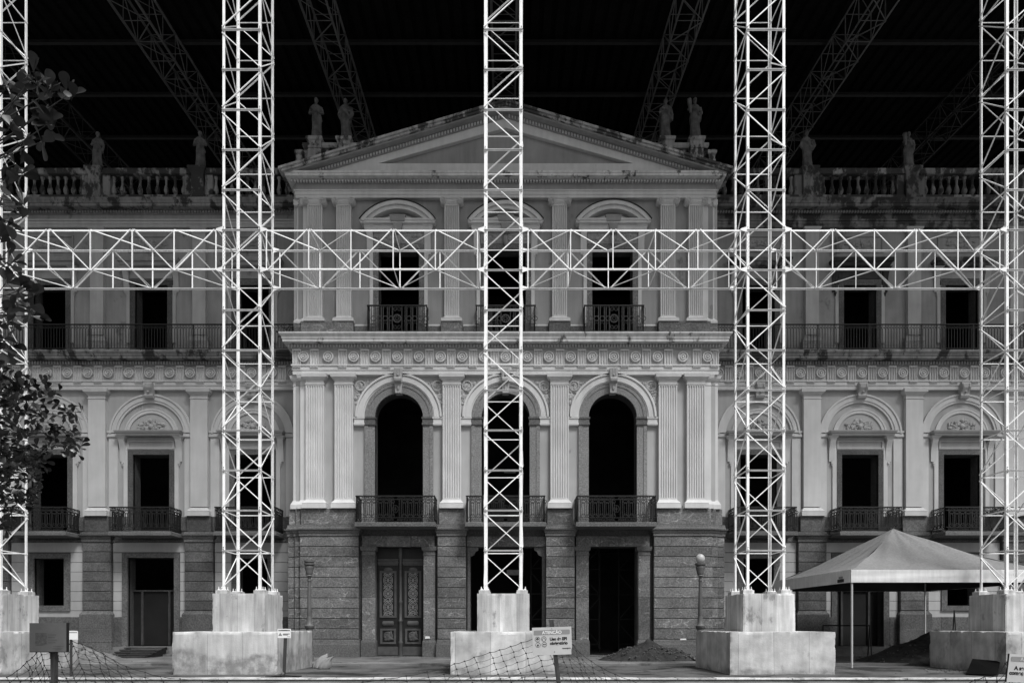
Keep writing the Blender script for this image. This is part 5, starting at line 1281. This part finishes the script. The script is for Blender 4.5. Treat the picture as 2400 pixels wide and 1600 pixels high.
o = build(m, 'gravel', 'rubble', kind='stuff'); o['label'] = 'loose grit and small stones on the forecourt'; o['category'] = 'gravel'
# scaffold frames inside the doorways
def scaffold(x, y, h, lab):
    t = thing('scaffold', lab, 'scaffold', (x, y, .07), 'scaffold frames inside the doors')
    for dx in (0, .9):
        m = MB(); m.tube([(x + dx, y, .07), (x + dx, y, h)], .045, 6); build(m, 'upright', 'scaffold', t)
    for i in range(4):
        m = MB(); z = .5 + i * 1.2; m.tube([(x, y, z), (x + .9, y, z)], .035, 6); build(m, 'rail', 'scaffold', t)
        m = MB(); m.tube([(x, y, z), (x + .9, y, z + 1.0)] if i % 2 else [(x + .9, y, z), (x, y, z + 1.0)], .035, 6); build(m, 'brace', 'scaffold', t)
scaffold(3.6, 33.0, 5.2, 'grey scaffold frame at the left inside the right doorway')
scaffold(5.5, 33.4, 5.2, 'grey scaffold frame at the right inside the right doorway')
scaffold(1.2, 32.5, 5.2, 'grey scaffold frame inside the middle doorway')
p = at(1202, 1341, 34); m = MB(); m.box(p.x - .3, p.x + .3, 33.9, 33.93, p.z - .13, p.z + .13); o = build(m, 'poster', 'paper'); tag(o, 'small pale poster deep inside the middle doorway', 'poster')
p = at(1195, 1107, 36); m = MB(); m.box(p.x - .3, p.x + .3, 35.9, 35.93, p.z - .04, p.z + .06); o = build(m, 'ceiling_lamp', 'paper'); tag(o, 'small pale rectangular light box inside the middle arch', 'lamp')

# ------------------------------------------------------------------ tree at the left edge (large leathery leaves)
tree = thing('tree', 'leafy tree with large rounded leaves reaching in at the left edge', 'tree', (-7.2, 8.2, 0))
def leafmesh(seed, cup):
    rr = random.Random(seed); m = MB(); L = [(0, .015), (.15, .07), (.35, .18), (.58, .29), (.77, .32), (.9, .26), (.97, .15), (1.0, .04)]; V = []; Fc = []
    for u, hw in L:
        zc = -.12 * u * u * cup; V += [(-hw, u, zc + .22 * hw), (0, u, zc), (hw, u, zc + .22 * hw)]
    for i in range(len(L) - 1):
        a = 3 * i; Fc += [(a, a + 1, a + 4, a + 3), (a + 1, a + 2, a + 5, a + 4)]
    m.add(V, Fc); m.tube([(0, -.12, .02), (0, 0, 0)], .012, 3); return m
LV = [leafmesh(i, c_) for i, c_ in enumerate((.3, 1.0, -.6, 1.6))]; LVM = [l.mesh('leaf', 'leaf', True) for l in LV]
rt = random.Random(21)
def tips_from(box, Y, n, edge=None):
    out = []
    for i in range(n):
        px = rt.uniform(box[0], box[1]); py = rt.uniform(box[2], box[3]); out.append((px, py, Y + rt.uniform(-.35, .35)))
    return out
bigA = [(85, 180), (95, 195), (130, 212), (168, 222), (60, 205), (25, 205), (35, 245), (110, 255), (128, 285), (30, 300), (60, 340), (112, 330), (45, 385), (58, 405), (20, 430), (62, 478), (22, 520), (55, 505), (0, 480),
        (8, 560), (5, 600), (30, 610), (20, 665), (55, 680), (85, 690), (45, 715), (75, 725), (90, 740), (20, 735), (0, 770), (30, 755), (5, 830), (12, 860), (22, 800), (8, 885)]
def leafM(p, dirv, roll, s_):
    y = dirv.normalized(); u = Vector((0, 0, 1)) if abs(y.z) < .9 else Vector((1, 0, 0)); x = y.cross(u).normalized(); z = x.cross(y)
    Mr = Matrix((( x.x, y.x, z.x, 0), (x.y, y.y, z.y, 0), (x.z, y.z, z.z, 0), (0, 0, 0, 1)))
    return T(*p) @ Mr @ Matrix.Rotation(roll, 4, 'Y') @ Matrix.Diagonal((s_, s_, s_, 1))
wood = MB(); nleaf = 0
hub = [at(-120, 400, 7.4), at(-120, 730, 7.4), at(-160, 1020, 9.3)]
def twig(p, h_):
    m1 = h_.lerp(p, .55) + Vector((0, rt.uniform(-.1, .1), rt.uniform(-.12, .04))); wood.tube([h_, m1, p], [.011, .007, .004], 5)
for px, py in bigA:
    Y = 7.0 + rt.uniform(-.3, .4); p = at(px - 8, py, Y)
    twig(p, min(hub[:2], key=lambda h_: (h_ - p).length))
    for k in range(rt.choice((6, 7, 8))):
        if nleaf >= 300: break
        a = rt.uniform(0, 6.28); d = Vector((math.cos(a), rt.uniform(-.8, .6), math.sin(a) * .9 + .35)); M = leafM(p + Vector((rt.uniform(-.03, .03), rt.uniform(-.04, .04), rt.uniform(-.04, .04))), d, rt.uniform(-.9, .9), rt.uniform(.11, .175))
        link('leaf', rt.choice(LVM), tree, M); nleaf += 1
mass = MB(); cnt = 0
while cnt < 150:
    px, py = rt.uniform(-30, 185), rt.uniform(885, 1185)
    e = ((px - 45) / 150) ** 2 + ((py - 1010) / 175) ** 2
    if e > 1 or (py > 1060 and px > 110 - (py - 1060) * .2) or (py < 930 and px > 150): continue
    Y = 9.0 + rt.uniform(-.6, .6); p = at(px, py, Y); cnt += 1
    if rt.random() < .35: twig(p, hub[2])
    for k in range(rt.choice((6, 7, 8))):
        a = rt.uniform(0, 6.28); d = Vector((math.cos(a), rt.uniform(-.9, .6), math.sin(a) + .2)); mass.merge(rt.choice(LV), leafM(p + Vector((rt.uniform(-.06, .06), rt.uniform(-.06, .06), rt.uniform(-.06, .06))), d, rt.uniform(-.9, .9), rt.uniform(.08, .125)))
for px, py in ((10, 1190), (25, 1205), (5, 1225), (40, 1180), (15, 1240), (0, 900), (-10, 860)):
    p = at(px, py, 9.0); twig(p, hub[2])
    for k in range(7):
        a = rt.uniform(0, 6.28); mass.merge(rt.choice(LV), leafM(p, Vector((math.cos(a), rt.uniform(-.9, .6), math.sin(a) + .2)), rt.uniform(-.9, .9), rt.uniform(.08, .12)))
build(mass, 'foliage', 'leaf', tree, True, 'stuff'); build(wood, 'twigs', 'bark', tree, True, 'stuff')
m = MB(); m.tube([(-7.2, 8.2, -.05), (-7.1, 8.2, 1.4), (-7.25, 8.1, 3.0), (-7.0, 7.9, 5.2), (-7.1, 7.6, 7.5)], [.2, .16, .13, .10, .06], 10); build(m, 'trunk', 'bark', tree, True)
for h_, z in zip(hub, (5.0, 3.8, 3.0)):
    m = MB(); m.tube([(-7.1, 8.0, z), h_.lerp(Vector((-7.1, 8.0, z)), .5) + Vector((0, 0, .1)), h_], [.08, .05, .025], 7); build(m, 'limb', 'bark', tree, True)
# weeds rooted on the ledges
def weed(c, lab, s_, seed):
    rr_ = random.Random(seed); m = MB()
    for i in range(26):
        a = rr_.uniform(0, 6.28); d = Vector((math.cos(a) * .7, -.3 + math.sin(a) * .4, rr_.uniform(-.2, 1))); e = Vector(c) + d * rr_.uniform(.4, 1) * s_
        m.tube([c, e], .006, 3); m.merge(LV[i % 4], leafM(e, d, rr_.uniform(-1, 1), .09 * s_ * 3))
    o = build(m, 'weed', 'leaf', None, True); tag(o, lab, 'weed', 'weeds on the ledges')
weed((-9.35, 29.2, 13.66), 'small dark weed on the left end of the main cornice', .45, 1)
weed((9.4, 29.1, 13.66), 'small dark weed on the right end of the main cornice', .3, 2)
weed((-16.9, 30.35, 20.28), 'dark weed hanging from the left wing ledge below the balustrade', .35, 3)
